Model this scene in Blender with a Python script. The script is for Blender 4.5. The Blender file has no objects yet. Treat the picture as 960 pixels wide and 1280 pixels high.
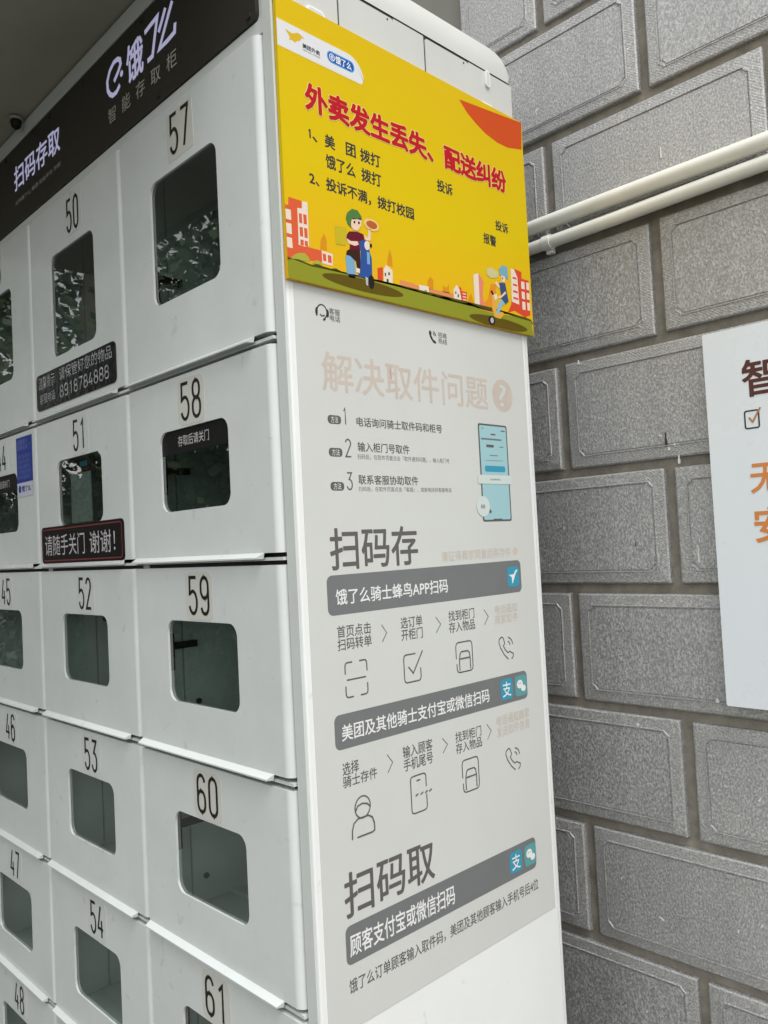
import bpy, bmesh, math, random
from mathutils import Vector, Matrix
random.seed(7)
SC = bpy.context.scene
COL = SC.collection
R = math.radians

# ---------------------------------------------------------------- camera
cam_d = bpy.data.cameras.new("camera")
cam = bpy.data.objects.new("camera", cam_d)
COL.objects.link(cam)
cam_d.sensor_fit = 'HORIZONTAL'
cam_d.sensor_width = 36.0
cam_d.lens = 38.1312
cam_d.clip_start = 0.02
cam_d.clip_end = 500
cam.matrix_world = Matrix([[0.692409, 0.063818, 0.718677, 0.77136], [0.719686, 0.00959, -0.694233, -0.5957], [-0.051197, 0.997915, -0.039289, 1.51368], [0, 0, 0, 1]])
SC.camera = cam

# ---------------------------------------------------------------- sky, sun, exposure
SUN_EL, SUN_AZ = 62.0, 104.0          # azimuth clockwise from +Y
world = bpy.data.worlds.new("World")
SC.world = world
world.use_nodes = True
nt = world.node_tree
nt.nodes.clear()
sky = nt.nodes.new('ShaderNodeTexSky')
sky.sky_type = 'NISHITA'
sky.sun_disc = False
sky.sun_elevation = R(SUN_EL)
sky.sun_rotation = R(SUN_AZ)
sky.air_density = 3.0
sky.dust_density = 1.0
sky.ozone_density = 1.0
hs = nt.nodes.new('ShaderNodeHueSaturation')
hs.inputs['Saturation'].default_value = 0.12
bg = nt.nodes.new('ShaderNodeBackground')
bg.inputs['Strength'].default_value = 0.15
wo = nt.nodes.new('ShaderNodeOutputWorld')
nt.links.new(sky.outputs[0], hs.inputs['Color'])
nt.links.new(hs.outputs[0], bg.inputs['Color'])
nt.links.new(bg.outputs[0], wo.inputs['Surface'])

sun_d = bpy.data.lights.new("sun", 'SUN')
sun_d.energy = 1.5
sun_d.angle = R(28)
sun_d.color = (1.0, 0.97, 0.93)
sun = bpy.data.objects.new("sun", sun_d)
COL.objects.link(sun)
sdir = Vector((math.sin(R(SUN_AZ)) * math.cos(R(SUN_EL)), math.cos(R(SUN_AZ)) * math.cos(R(SUN_EL)), math.sin(R(SUN_EL))))
sun.rotation_euler = sdir.to_track_quat('Z', 'Y').to_euler()
sun.location = sdir * 20

vs = SC.view_settings
vs.view_transform = 'Standard'
vs.look = 'None'
vs.exposure = 0.71
vs.gamma = 1.0
vs.use_curve_mapping = False
SC.cycles.max_bounces = 14
SC.cycles.diffuse_bounces = 12
SC.cycles.transparent_max_bounces = 12
SC.cycles.use_denoising = True

# ---------------------------------------------------------------- materials
def srgb(r, g, b):
    def f(c):
        c /= 255.0
        return c / 12.92 if c <= 0.04045 else ((c + 0.055) / 1.055) ** 2.4
    return (f(r), f(g), f(b))

def mat(name, col, rough=0.5, spec=0.5, metal=0.0, bump=0.0, bscale=200.0, var=0.0, vscale=6.0, coat=0.0, dirt=0.0, emit=None, estr=0.0):
    m = bpy.data.materials.new(name)
    m.use_nodes = True
    t = m.node_tree
    p = t.nodes['Principled BSDF']
    p.inputs['Base Color'].default_value = (*col, 1)
    p.inputs['Roughness'].default_value = rough
    p.inputs['Specular IOR Level'].default_value = spec
    p.inputs['Metallic'].default_value = metal
    p.inputs['Coat Weight'].default_value = coat
    p.inputs['Coat Roughness'].default_value = 0.08
    if emit:
        p.inputs['Emission Color'].default_value = (*emit, 1)
        p.inputs['Emission Strength'].default_value = estr
    if var or bump:
        tc = t.nodes.new('ShaderNodeTexCoord')
    if var:
        n = t.nodes.new('ShaderNodeTexNoise')
        n.inputs['Scale'].default_value = vscale
        n.inputs['Detail'].default_value = 7
        n.inputs['Roughness'].default_value = 0.65
        t.links.new(tc.outputs['Object'], n.inputs['Vector'])
        mp = t.nodes.new('ShaderNodeMapRange')
        mp.inputs['From Min'].default_value = 0.3
        mp.inputs['From Max'].default_value = 0.7
        mp.inputs['To Min'].default_value = 1 - var
        mp.inputs['To Max'].default_value = 1 + var
        t.links.new(n.outputs['Fac'], mp.inputs['Value'])
        mx = t.nodes.new('ShaderNodeMix')
        mx.data_type = 'RGBA'
        mx.blend_type = 'MULTIPLY'
        mx.inputs['Factor'].default_value = 1
        mx.inputs['A'].default_value = (*col, 1)
        t.links.new(mp.outputs[0], mx.inputs['B'])
        last = mx.outputs['Result']
        if dirt:      # sparse scuffs and small specks of dirt
            for sc_, lo, hi, amt in ((38, 0.66, 0.74, dirt), (150, 0.73, 0.78, dirt*1.6)):
                nd = t.nodes.new('ShaderNodeTexNoise'); nd.inputs['Scale'].default_value = sc_; nd.inputs['Detail'].default_value = 5
                nd.inputs['Distortion'].default_value = 0.6
                t.links.new(tc.outputs['Object'], nd.inputs['Vector'])
                md = t.nodes.new('ShaderNodeMapRange'); md.inputs['From Min'].default_value = lo; md.inputs['From Max'].default_value = hi
                md.inputs['To Max'].default_value = amt
                t.links.new(nd.outputs['Fac'], md.inputs['Value'])
                mm = t.nodes.new('ShaderNodeMix'); mm.data_type = 'RGBA'
                t.links.new(md.outputs[0], mm.inputs['Factor']); t.links.new(last, mm.inputs['A'])
                mm.inputs['B'].default_value = (0.24, 0.22, 0.18, 1)
                last = mm.outputs['Result']
        t.links.new(last, p.inputs['Base Color'])
        mr = t.nodes.new('ShaderNodeMapRange')
        mr.inputs['To Min'].default_value = max(0.02, rough - 0.06)
        mr.inputs['To Max'].default_value = rough + 0.06
        t.links.new(n.outputs['Fac'], mr.inputs['Value'])
        t.links.new(mr.outputs[0], p.inputs['Roughness'])
    if bump:
        n2 = t.nodes.new('ShaderNodeTexNoise')
        n2.inputs['Scale'].default_value = bscale
        n2.inputs['Detail'].default_value = 3
        t.links.new(tc.outputs['Object'], n2.inputs['Vector'])
        b = t.nodes.new('ShaderNodeBump')
        b.inputs['Strength'].default_value = bump
        b.inputs['Distance'].default_value = 0.002
        t.links.new(n2.outputs['Fac'], b.inputs['Height'])
        t.links.new(b.outputs[0], p.inputs['Normal'])
    return m

M = {}
M['paint'] = mat('white powder coat', (0.61, 0.645, 0.635), 0.15, 0.5, var=0.05, vscale=7, dirt=0.22, bump=0.03, bscale=450)
M['side'] = mat('white side panel paint', (0.75, 0.765, 0.755), 0.35, 0.5, var=0.03, vscale=5, dirt=0.15, bump=0.03, bscale=450)
M['fascia'] = mat('white fascia paint', (0.55, 0.56, 0.54), 0.4, 0.5, var=0.03, vscale=7)
M['frame'] = mat('grey white frame paint', (0.58, 0.61, 0.59), 0.32, 0.5, var=0.04, vscale=12)
M['gap'] = mat('dark gap shade', (0.03, 0.03, 0.028), 0.6)  # near-black puts the shade of joints and recesses into the colour
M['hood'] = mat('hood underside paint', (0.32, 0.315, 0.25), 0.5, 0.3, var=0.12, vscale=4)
M['cell'] = mat('compartment sheet steel', (0.54, 0.605, 0.58), 0.45, 0.5, var=0.08, vscale=14)
M['black'] = mat('black plastic', (0.012, 0.012, 0.012), 0.45, 0.15)
M['header'] = mat('smoked header panel', (0.030, 0.028, 0.022), 0.4, 0.35, var=0.1, vscale=9)
M['led'] = mat('lit lavender letters', (0.22, 0.215, 0.33), 0.5, emit=(0.55, 0.545, 0.80), estr=0.32)
M['ledgrey'] = mat('grey header letters', (0.42, 0.40, 0.37), 0.5)
M['digit'] = mat('black digits', (0.012, 0.012, 0.012), 0.4)
M['beige'] = mat('clear label film', (0.575, 0.575, 0.525), 0.2)
M['beige2'] = mat('worn label film', (0.585, 0.62, 0.60), 0.2)
M['sheet'] = mat('printed vinyl sheet', (0.55, 0.56, 0.54), 0.45, 0.4, var=0.02, vscale=6)
M['ink'] = mat('dark grey ink', (0.10, 0.092, 0.09), 0.5)
M['inkb'] = mat('black ink', (0.02, 0.02, 0.02), 0.5)
M['bar'] = mat('grey printed bar', (0.15, 0.155, 0.16), 0.45, var=0.04, vscale=20)
M['whiteink'] = mat('white ink', (0.72, 0.72, 0.72), 0.45)
M['tan'] = mat('faded tan ink', (0.51, 0.445, 0.39), 0.5, var=0.06, vscale=28)
M['tanl'] = mat('very faded tan ink', (0.51, 0.46, 0.40), 0.5, var=0.08, vscale=60)
M['redfade'] = mat('faded red ink', (0.52, 0.30, 0.26), 0.5, var=0.2, vscale=60)
M['cyan'] = mat('printed pale cyan', (0.30, 0.50, 0.54), 0.45)
M['teal'] = mat('printed teal', (0.03, 0.27, 0.40), 0.45)
M['teal2'] = mat('printed green teal', (0.09, 0.30, 0.31), 0.45)
M['ghost'] = mat('ghost ink', (0.53, 0.59, 0.55), 0.45, var=0.06, vscale=90)
M['glossblack'] = mat('glossy black film', (0.008, 0.008, 0.010), 0.06, 0.5, bump=0.55, bscale=60)
M['plate'] = mat('matt black plate', (0.010, 0.009, 0.009), 0.45, 0.15)
M['platered'] = mat('dark red line', (0.17, 0.03, 0.03), 0.45)
M['plateink'] = mat('pale grey lettering', (0.50, 0.47, 0.49), 0.5)
M['blue'] = mat('blue notice', (0.012, 0.035, 0.27), 0.4)
M['bluetext'] = mat('pale blue lettering', (0.14, 0.19, 0.48), 0.4)
M['lav'] = mat('lavender white notice', (0.52, 0.52, 0.60), 0.4)
M['paper'] = mat('grey paper', (0.36, 0.40, 0.38), 0.6, var=0.1, vscale=60)
M['pipe'] = mat('cream pvc pipe', (0.74, 0.735, 0.67), 0.3, 0.5, var=0.06, vscale=18)
M['board'] = mat('white acrylic board', (0.70, 0.745, 0.775), 0.28, 0.5, var=0.015, vscale=3)
M['brown'] = mat('dark brown print', (0.075, 0.012, 0.006), 0.4)
M['orange'] = mat('orange print', (0.62, 0.215, 0.045), 0.4)
M['bolt'] = mat('dark bolt', (0.05, 0.05, 0.05), 0.4, metal=0.6)
# yellow board print colours
def ym():
    m = mat('yellow board print', (0.70, 0.50, 0.012), 0.6, 0.06)
    t = m.node_tree
    p = t.nodes['Principled BSDF']
    tc = t.nodes.new('ShaderNodeTexCoord')
    sx = t.nodes.new('ShaderNodeSeparateXYZ')
    t.links.new(tc.outputs['Object'], sx.inputs[0])
    n = t.nodes.new('ShaderNodeTexNoise')
    n.inputs['Scale'].default_value = 4.0
    t.links.new(tc.outputs['Object'], n.inputs['Vector'])
    a = t.nodes.new('ShaderNodeMath'); a.operation = 'MULTIPLY_ADD'
    a.inputs[1].default_value = 0.12; t.links.new(n.outputs['Fac'], a.inputs[0]); t.links.new(sx.outputs['Z'], a.inputs[2])
    r = t.nodes.new('ShaderNodeValToRGB')
    mr = t.nodes.new('ShaderNodeMapRange')
    mr.inputs['From Min'].default_value = 0.04
    mr.inputs['From Max'].default_value = 0.40
    t.links.new(a.outputs[0], mr.inputs['Value'])
    t.links.new(mr.outputs[0], r.inputs['Fac'])
    e = r.color_ramp.elements
    e[0].position = 0.05; e[0].color = (0.70, 0.385, 0.012, 1)
    e[1].position = 0.95; e[1].color = (0.62, 0.425, 0.008, 1)
    k = e.new(0.5); k.color = (0.62, 0.455, 0.005, 1)
    t.links.new(r.outputs[0], p.inputs['Base Color'])
    return m
M['yellow'] = ym()
PC = {}
def pm(name, r, g, b):
    k = 'print ' + name
    if k not in PC:
        PC[k] = mat(k, tuple(c * 0.80 for c in srgb(r, g, b)), 0.55, 0.15)
    return PC[k]

# ---------------------------------------------------------------- mesh builder
class MB:
    def __init__(s):
        s.v = []; s.f = []; s.mi = []; s.sm = []; s.mats = []
    def m(s, material):
        if material not in s.mats:
            s.mats.append(material)
        return s.mats.index(material)
    def add(s, verts, faces, material, smooth=False):
        o = len(s.v); k = s.m(material)
        s.v += [tuple(p) for p in verts]
        for f in faces:
            s.f.append([o + i for i in f]); s.mi.append(k); s.sm.append(smooth)
    def box(s, x0, y0, z0, x1, y1, z1, material):
        v = [(x0,y0,z0),(x1,y0,z0),(x1,y1,z0),(x0,y1,z0),(x0,y0,z1),(x1,y0,z1),(x1,y1,z1),(x0,y1,z1)]
        s.add(v, [(0,3,2,1),(4,5,6,7),(0,1,5,4),(1,2,6,5),(2,3,7,6),(3,0,4,7)], material)
    def poly(s, pts, mp, material):
        a = sum(pts[i-1][0]*pts[i][1] - pts[i][0]*pts[i-1][1] for i in range(len(pts)))
        if a < 0: pts = pts[::-1]
        s.add([mp(*p) for p in pts], [list(range(len(pts)))], material)
    def slab(s, pts, mp0, mp1, material):
        # extruded outline from mp0 (back) to mp1 (front)
        a = sum(pts[i-1][0]*pts[i][1] - pts[i][0]*pts[i-1][1] for i in range(len(pts)))
        if a < 0: pts = pts[::-1]
        n = len(pts)
        v = [mp1(*p) for p in pts] + [mp0(*p) for p in pts]
        f = [list(range(n)), list(range(2*n-1, n-1, -1))]
        f += [(i, n+i, n+(i+1) % n, (i+1) % n) for i in range(n)]
        s.add(v, f, material)
    def stroke(s, pts, w, mp, material, closed=False):
        n = len(pts); L = []; Rr = []
        for i in range(n):
            p = Vector(pts[i])
            a = Vector(pts[i-1]) if (i > 0 or closed) else None
            b = Vector(pts[(i+1) % n]) if (i < n-1 or closed) else None
            d1 = (p-a).normalized() if a is not None else None
            d2 = (b-p).normalized() if b is not None else None
            d1 = d1 or d2; d2 = d2 or d1
            n1 = Vector((-d1.y, d1.x)); n2 = Vector((-d2.y, d2.x))
            mm = (n1+n2)
            mm = mm.normalized() if mm.length > 1e-6 else n1
            k = min(2.0, 1/max(0.3, mm.dot(n1)))
            L.append(p+mm*w/2*k); Rr.append(p-mm*w/2*k)
        v = [mp(*q) for q in L] + [mp(*q) for q in Rr]
        m_ = n if closed else n-1
        s.add(v, [(i, n+i, n+(i+1) % n, (i+1) % n) for i in range(m_)], material)
    def tube(s, pts, rad, material, seg=16, caps=True):
        rings = []
        n = len(pts)
        for i in range(n):
            p = Vector(pts[i])
            d = (Vector(pts[min(i+1, n-1)]) - Vector(pts[max(i-1, 0)])).normalized()
            u = d.cross(Vector((0,0,1)))
            if u.length < 1e-3: u = d.cross(Vector((1,0,0)))
            u.normalize(); w = d.cross(u)
            r = rad[i] if isinstance(rad, (list, tuple)) else rad
            rings.append([p + (u*math.cos(2*math.pi*k/seg) + w*math.sin(2*math.pi*k/seg))*r for k in range(seg)])
        v = [q for rg in rings for q in rg]
        f = []
        for i in range(n-1):
            for k in range(seg):
                f.append((i*seg+k, i*seg+(k+1) % seg, (i+1)*seg+(k+1) % seg, (i+1)*seg+k))
        s.add(v, f, material, True)
        if caps:
            s.add(rings[0], [list(range(seg-1, -1, -1))], material)
            s.add(rings[-1], [list(range(seg))], material)
    def build(s, name, parent=None, loc=(0,0,0), label=None):
        me = bpy.data.meshes.new(name)
        me.from_pydata(s.v, [], s.f)
        for k in s.mats: me.materials.append(k)
        me.polygons.foreach_set('material_index', s.mi)
        me.polygons.foreach_set('use_smooth', s.sm)
        bm = bmesh.new(); bm.from_mesh(me)
        bmesh.ops.recalc_face_normals(bm, faces=[f for f in bm.faces if f.smooth])
        bm.to_mesh(me); bm.free()
        me.update()
        o = bpy.data.objects.new(name, me)
        COL.objects.link(o)
        o.location = loc
        if parent: o.parent = parent
        if label: o['label'] = label
        return o

def thing(name, label, cat, loc=(0,0,0), group=None, kind=None):
    o = bpy.data.objects.new(name, None); COL.objects.link(o)
    o.location = loc; o.empty_display_size = 0.05
    return tag(o, label, cat, group, kind)
def tag(o, label=None, cat=None, group=None, kind=None):
    if label: o['label'] = label
    if cat: o['category'] = cat
    if group: o['group'] = group
    if kind: o['kind'] = kind
    return o

def rrect(x0, y0, x1, y1, r, n=6):
    pts = []
    for cx, cy, a0 in ((x1-r, y0+r, -90), (x1-r, y1-r, 0), (x0+r, y1-r, 90), (x0+r, y0+r, 180)):
        for k in range(n+1):
            a = R(a0 + 90*k/n)
            pts.append((cx+r*math.cos(a), cy+r*math.sin(a)))
    return pts
def bb(p, q):        # two corner points -> x0,y0,x1,y1
    return min(p[0], q[0]), min(p[1], q[1]), max(p[0], q[0]), max(p[1], q[1])
def ell(cx, cy, rx, ry, n=24):
    return [(cx+rx*math.cos(2*math.pi*k/n), cy+ry*math.sin(2*math.pi*k/n)) for k in range(n)]
def arc(cx, cy, rx, ry, a0, a1, n=10):
    return [(cx+rx*math.cos(R(a0+(a1-a0)*k/n)), cy+ry*math.sin(R(a0+(a1-a0)*k/n))) for k in range(n+1)]

def side(h):  return lambda a, b, d=0: (h+d, a, b)          # right side of the locker, faces +X
def front(h): return lambda a, b, d=0: (a, -h-d, b)         # locker front, faces -Y
def wallp(h): return lambda a, b: (a, 0.639-h, b)    # block wall, faces -Y

GC = {}
def glyphs(body, spacing=1.0, line=1.0):
    k = (body, spacing, line)
    if k in GC: return GC[k]
    c = bpy.data.curves.new('t', 'FONT')
    c.body = body; c.size = 1; c.resolution_u = 3
    c.space_character = spacing; c.space_line = line
    o = bpy.data.objects.new('t', c); COL.objects.link(o)
    dg = bpy.context.evaluated_depsgraph_get()
    me = bpy.data.meshes.new_from_object(o.evaluated_get(dg))
    v = [(p.co.x, p.co.y) for p in me.vertices]
    f = []
    for p in me.polygons:
        t = list(p.vertices)
        ar = sum(v[t[i-1]][0]*v[t[i]][1]-v[t[i]][0]*v[t[i-1]][1] for i in range(len(t)))
        f.append(t if ar > 0 else t[::-1])
    bpy.data.objects.remove(o); bpy.data.curves.remove(c); bpy.data.meshes.remove(me)
    GC[k] = (v, f)
    return v, f
def text(mb, body, p, q, mp, material, bold=0.0, spacing=1.0, line=1.0, ring=8, slant=0.0):
    """lettering fitted into the box p (top left) - q (bottom right); bold letters are thickened by
    printing the glyphs again a hair above and beside themselves"""
    v, f = glyphs(body, spacing, line)
    xs = [a[0] for a in v]; ys = [a[1] for a in v]
    x0, x1, y0, y1 = min(xs), max(xs), min(ys), max(ys)
    sx = (q[0]-p[0])/(x1-x0); sy = (p[1]-q[1])/(y1-y0)
    sh = [(0, 0)] if bold <= 0 else [(bold*math.cos(2*math.pi*k/ring+.4), bold*math.sin(2*math.pi*k/ring+.4)) for k in range(ring)]
    for k, (dx, dy) in enumerate(sh):
        mb.add([mp(p[0]+(a-x0+dx)*sx, q[1]+(b-y0+dy)*sy, k*0.000012) for a, b in v], f, material)
DIG = {
 '0': [(rrect(.02, 0, .48, 1, .23, 8), True)],
 '1': [([(.10, .80), (.31, .98), (.31, 0)], False)],
 '2': [(arc(.25, .76, .235, .24, 165, -25, 12)+[(.01, 0.0), (.5, 0.0)], False)],
 '3': [([(.03, 1), (.46, 1), (.20, .61)]+arc(.235, .30, .25, .30, 80, -160, 14), False)],
 '4': [([(.27, 1), (.0, .27), (.5, .27)], False), ([(.36, .56), (.36, 0)], False)],
 '5': [([(.46, 1), (.05, 1), (.03, .55)]+arc(.235, .31, .25, .31, 120, -160, 16), False)],
 '6': [(arc(.25, .77, .23, .23, 15, 180, 10)+[(.02, .28)], False), (rrect(.02, 0, .48, .57, .23, 8), True)],
 '7': [([(.0, 1), (.47, 1), (.17, 0)], False)],
 '8': [(rrect(.04, .52, .46, 1, .21, 8), True), (rrect(.01, 0, .49, .53, .235, 8), True)],
 '9': [(arc(.25, .23, .23, .23, 195, 360, 10)+[(.48, .72)], False), (rrect(.02, .43, .48, 1, .23, 8), True)],
}
def digits(mb, body, p, q, mp, material, w=0.088):
    """narrow stroked numerals fitted into the box p (top left) - q (bottom right)"""
    n = len(body); hgt = p[1]-q[1]; cw = (q[0]-p[0])/(n+0.20*(n-1)); t = w*hgt
    k = 0
    for i, ch in enumerate(body):
        x0 = p[0]+i*cw*1.20
        for pts, cl in DIG[ch]:
            mb.stroke([(x0+t/2+a/.5*(cw-t), q[1]+t/2+b*(hgt-t)) for a, b in pts], t, (lambda a, b, k=k: mp(a, b, k*0.00004)), material, cl)
            k += 1

# ================================================================ GROUND
g = MB()
g.add([(-60,-60,0),(60,-60,0),(60,60,0),(-60,60,0)], [(0,1,2,3)], mat('grey paving', (0.065,0.065,0.06), 0.85, var=0.25, vscale=3, bump=0.4, bscale=60))
tag(g.build('ground'), 'grey paved ground below the locker', 'ground', kind='structure')

g = MB()
g.add([(4.2,-40,0.004),(40,-40,0.004),(40,0.60,0.004),(4.2,0.60,0.004)], [(0,1,2,3)], mat('pale bounce ground', (0.34,0.335,0.315), 0.75, var=0.15, vscale=3, bump=0.3, bscale=60))  # unseen pale ground, added to bounce light onto locker and interiors
tag(g.build('reflector'), 'unseen pale pavement right of the locker', 'reflector', kind='structure')
# ================================================================ BLOCK WALL
def stone_mat(name, margin=False):
    m = bpy.data.materials.new(name); m.use_nodes = True
    t = m.node_tree; p = t.nodes['Principled BSDF']
    tc = t.nodes.new('ShaderNodeTexCoord')
    geo = t.nodes.new('ShaderNodeNewGeometry')
    def noise(scale, det, rough=0.6, vec=None):
        n = t.nodes.new('ShaderNodeTexNoise'); n.inputs['Scale'].default_value = scale
        n.inputs['Detail'].default_value = det; n.inputs['Roughness'].default_value = rough
        t.links.new(vec or tc.outputs['Object'], n.inputs['Vector']); return n
    gm = t.nodes.new('ShaderNodeMapping'); gm.inputs['Scale'].default_value = (1, 1, 1 if margin else 0.62)
    t.links.new(tc.outputs['Object'], gm.inputs['Vector'])
    grain = noise(340, 4, 0.8, gm.outputs[0])
    sm = t.nodes.new('ShaderNodeMapping'); sm.inputs['Scale'].default_value = (3.2, 1, 0.45)
    t.links.new(tc.outputs['Object'], sm.inputs['Vector'])
    big = noise(4, 6, 0.65, sm.outputs[0])      # water streaks and stains
    r = t.nodes.new('ShaderNodeValToRGB'); t.links.new(grain.outputs['Fac'], r.inputs['Fac'])
    e = r.color_ramp.elements
    e[0].position = 0.39; e[0].color = (0.10, 0.099, 0.096, 1)
    e[1].position = 0.62; e[1].color = (0.47, 0.467, 0.457, 1)
    k = e.new(0.5); k.color = (0.215, 0.213, 0.207, 1)
    v = t.nodes.new('ShaderNodeMapRange'); t.links.new(geo.outputs['Random Per Island'], v.inputs['Value'])
    v.inputs['To Min'].default_value = 0.86 if not margin else 0.90; v.inputs['To Max'].default_value = 1.08 if not margin else 1.06
    v2 = t.nodes.new('ShaderNodeMapRange'); t.links.new(big.outputs['Fac'], v2.inputs['Value'])
    v2.inputs['From Min'].default_value = 0.3; v2.inputs['From Max'].default_value = 0.7; v2.inputs['To Min'].default_value = 0.80; v2.inputs['To Max'].default_value = 1.16
    mu = t.nodes.new('ShaderNodeMath'); mu.operation = 'MULTIPLY'
    t.links.new(v.outputs[0], mu.inputs[0]); t.links.new(v2.outputs[0], mu.inputs[1])
    mx = t.nodes.new('ShaderNodeMix'); mx.data_type = 'RGBA'; mx.blend_type = 'MULTIPLY'; mx.inputs['Factor'].default_value = 1
    t.links.new(r.outputs[0], mx.inputs['A']); t.links.new(mu.outputs[0], mx.inputs['B'])
    # sparse white mortar specks
    vo = t.nodes.new('ShaderNodeTexVoronoi'); vo.inputs['Scale'].default_value = 21
    wv = noise(40, 2)
    ad = t.nodes.new('ShaderNodeMixRGB'); ad.blend_type = 'LINEAR_LIGHT'; ad.inputs['Fac'].default_value = 0.02
    t.links.new(tc.outputs['Object'], ad.inputs['Color1']); t.links.new(wv.outputs['Color'], ad.inputs['Color2'])
    t.links.new(ad.outputs[0], vo.inputs['Vector'])
    lt = t.nodes.new('ShaderNodeMath'); lt.operation = 'LESS_THAN'; lt.inputs[1].default_value = 0.05
    t.links.new(vo.outputs['Distance'], lt.inputs[0])
    mx2 = t.nodes.new('ShaderNodeMix'); mx2.data_type = 'RGBA'
    t.links.new(lt.outputs[0], mx2.inputs['Factor']); t.links.new(mx.outputs['Result'], mx2.inputs['A'])
    mx2.inputs['B'].default_value = (0.62, 0.62, 0.60, 1)
    t.links.new(mx2.outputs['Result'], p.inputs['Base Color'])
    p.inputs['Roughness'].default_value = 0.50
    p.inputs['IOR'].default_value = 2.3
    p.inputs['Specular IOR Level'].default_value = 0.8
    b = t.nodes.new('ShaderNodeBump'); b.inputs['Strength'].default_value = 0.55; b.inputs['Distance'].default_value = 0.0026
    if margin:     # fine diagonal tooling
        m2 = t.nodes.new('ShaderNodeMapping'); m2.inputs['Rotation'].default_value = (0, R(-35), 0)
        t.links.new(tc.outputs['Object'], m2.inputs['Vector'])
        w = t.nodes.new('ShaderNodeTexWave'); w.bands_direction = 'Z'; w.inputs['Scale'].default_value = 85
        w.inputs['Distortion'].default_value = 1.5; w.inputs['Detail'].default_value = 2
        t.links.new(m2.outputs[0], w.inputs['Vector'])
        ah = t.nodes.new('ShaderNodeMath'); ah.operation = 'MULTIPLY_ADD'; ah.inputs[1].default_value = 0.15
        t.links.new(w.outputs['Fac'], ah.inputs[0]); t.links.new(grain.outputs['Fac'], ah.inputs[2])
        t.links.new(ah.outputs[0], b.inputs['Height'])
    else:
        t.links.new(grain.outputs['Fac'], b.inputs['Height'])
    t.links.new(b.outputs[0], p.inputs['Normal'])
    return m
STONE = stone_mat('grey stippled stone'); MARGIN = stone_mat('combed stone margin', True)
MORTAR = mat('brown grey mortar', (0.215, 0.198, 0.168), 0.85, 0.2, var=0.3, vscale=30, bump=0.5, bscale=150)
ROWZ, ROWH, COLX, COLW, JOINT = 2.4287, 0.2020, -0.0381, 0.1923, 0.0155
wall = thing('block_wall', 'grey stone block wall with recessed mortar joints behind the white locker', 'wall', (0, 0.65, 0))
def loop_pts(x0, z0, x1, z1, r, concave):
    out = []
    for cx, cz, a0 in ((x1, z0, 180), (x1, z1, 270), (x0, z1, 0), (x0, z0, 90)):
        for k in range(7):
            if concave:      # arc centred on the corner, bites into the panel
                a = R(a0 - 90*k/6)
                c0, c1 = R(a0), R(a0-90); t = k/6; f = 0.45
                px, pz = math.cos(c0)*(1-t)+math.cos(c1)*t, math.sin(c0)*(1-t)+math.sin(c1)*t
                out.append((cx+r*(math.cos(a)*f+px*(1-f)), cz+r*(math.sin(a)*f+pz*(1-f))))
            else:
                sx = -1 if cx == x1 else 1; sz = 1 if cz == z0 else -1
                a = R({(-1,1): -90, (-1,-1): 0, (1,-1): 90, (1,1): 180}[(sx, sz)] + 90*k/6)
                out.append((cx+sx*r+r*math.cos(a), cz+sz*r+r*math.sin(a)))
    return out
WALL_L, WALL_R, WALL_T = -0.2304+JOINT/2, 3.4, 4.6
def block(mb, x0, z0, x1, z1):
    j = lambda: random.uniform(-0.0012, 0.0012)
    x0 += j(); x1 += j(); z0 += j(); z1 += j()
    d = random.uniform(-0.0015, 0.0015)
    # (inset, height above mortar plane, corner radius, concave)
    spec = [(0.0, -0.002, 0.0015, False), (0.0010, 0.0070, 0.002, False), (0.0035, 0.0088, 0.003, False), (0.0192, 0.0098, 0.008, True),
            (0.0199, 0.0110, 0.0083, True), (0.0213, 0.0110, 0.0088, True), (0.0220, 0.0086, 0.009, True), (0.0232, 0.0086, 0.0094, True), (0.0240, 0.0100, 0.0098, True)]
    rings = []
    for ins, h, r, cc in spec:
        rings.append([(x, -h-d, z) for x, z in loop_pts(x0+ins, z0+ins, x1-ins, z1-ins, r, cc)])
    n = len(rings[0])
    v = [p for rg in rings for p in rg]
    fm, fs = [], []
    for i in range(len(rings)-1):
        for k in range(n):
            (fm if i < 6 else fs).append((i*n+k, i*n+(k+1) % n, (i+1)*n+(k+1) % n, (i+1)*n+k))
    fs.append([(len(rings)-1)*n+k for k in range(n)])
    o = len(mb.v); a = mb.m(MARGIN); b = mb.m(STONE)
    mb.v += v
    for f in fm: mb.f.append([o+i for i in f]); mb.mi.append(a); mb.sm.append(False)
    for f in fs: mb.f.append([o+i for i in f]); mb.mi.append(b); mb.sm.append(False)
wb = MB()
row = -11
while ROWZ - row*ROWH > 0:
    zt = ROWZ - row*ROWH - JOINT/2; zb = ROWZ - (row+1)*ROWH + JOINT/2
    # joints of this row: row 0 (between A and B) uses the odd line, row 1 the even one ...
    off = COLX + (COLW if row % 2 == 0 else 0)
    x = off - 2*COLW*3
    while x < WALL_R:
        a = x + JOINT/2; b = x + 2*COLW - JOINT/2
        a = max(a, WALL_L)
        if b - a > 0.08 and zb > 0.0: block(wb, a, zb, b, zt)
        x += 2*COLW
    row += 1
wb.build('stone_blocks', wall)
mo = MB()
mo.box(WALL_L-0.004, 0.0, 0.0, WALL_R, 0.25, WALL_T, MORTAR)
mo.build('mortar_bed', wall)
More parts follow.
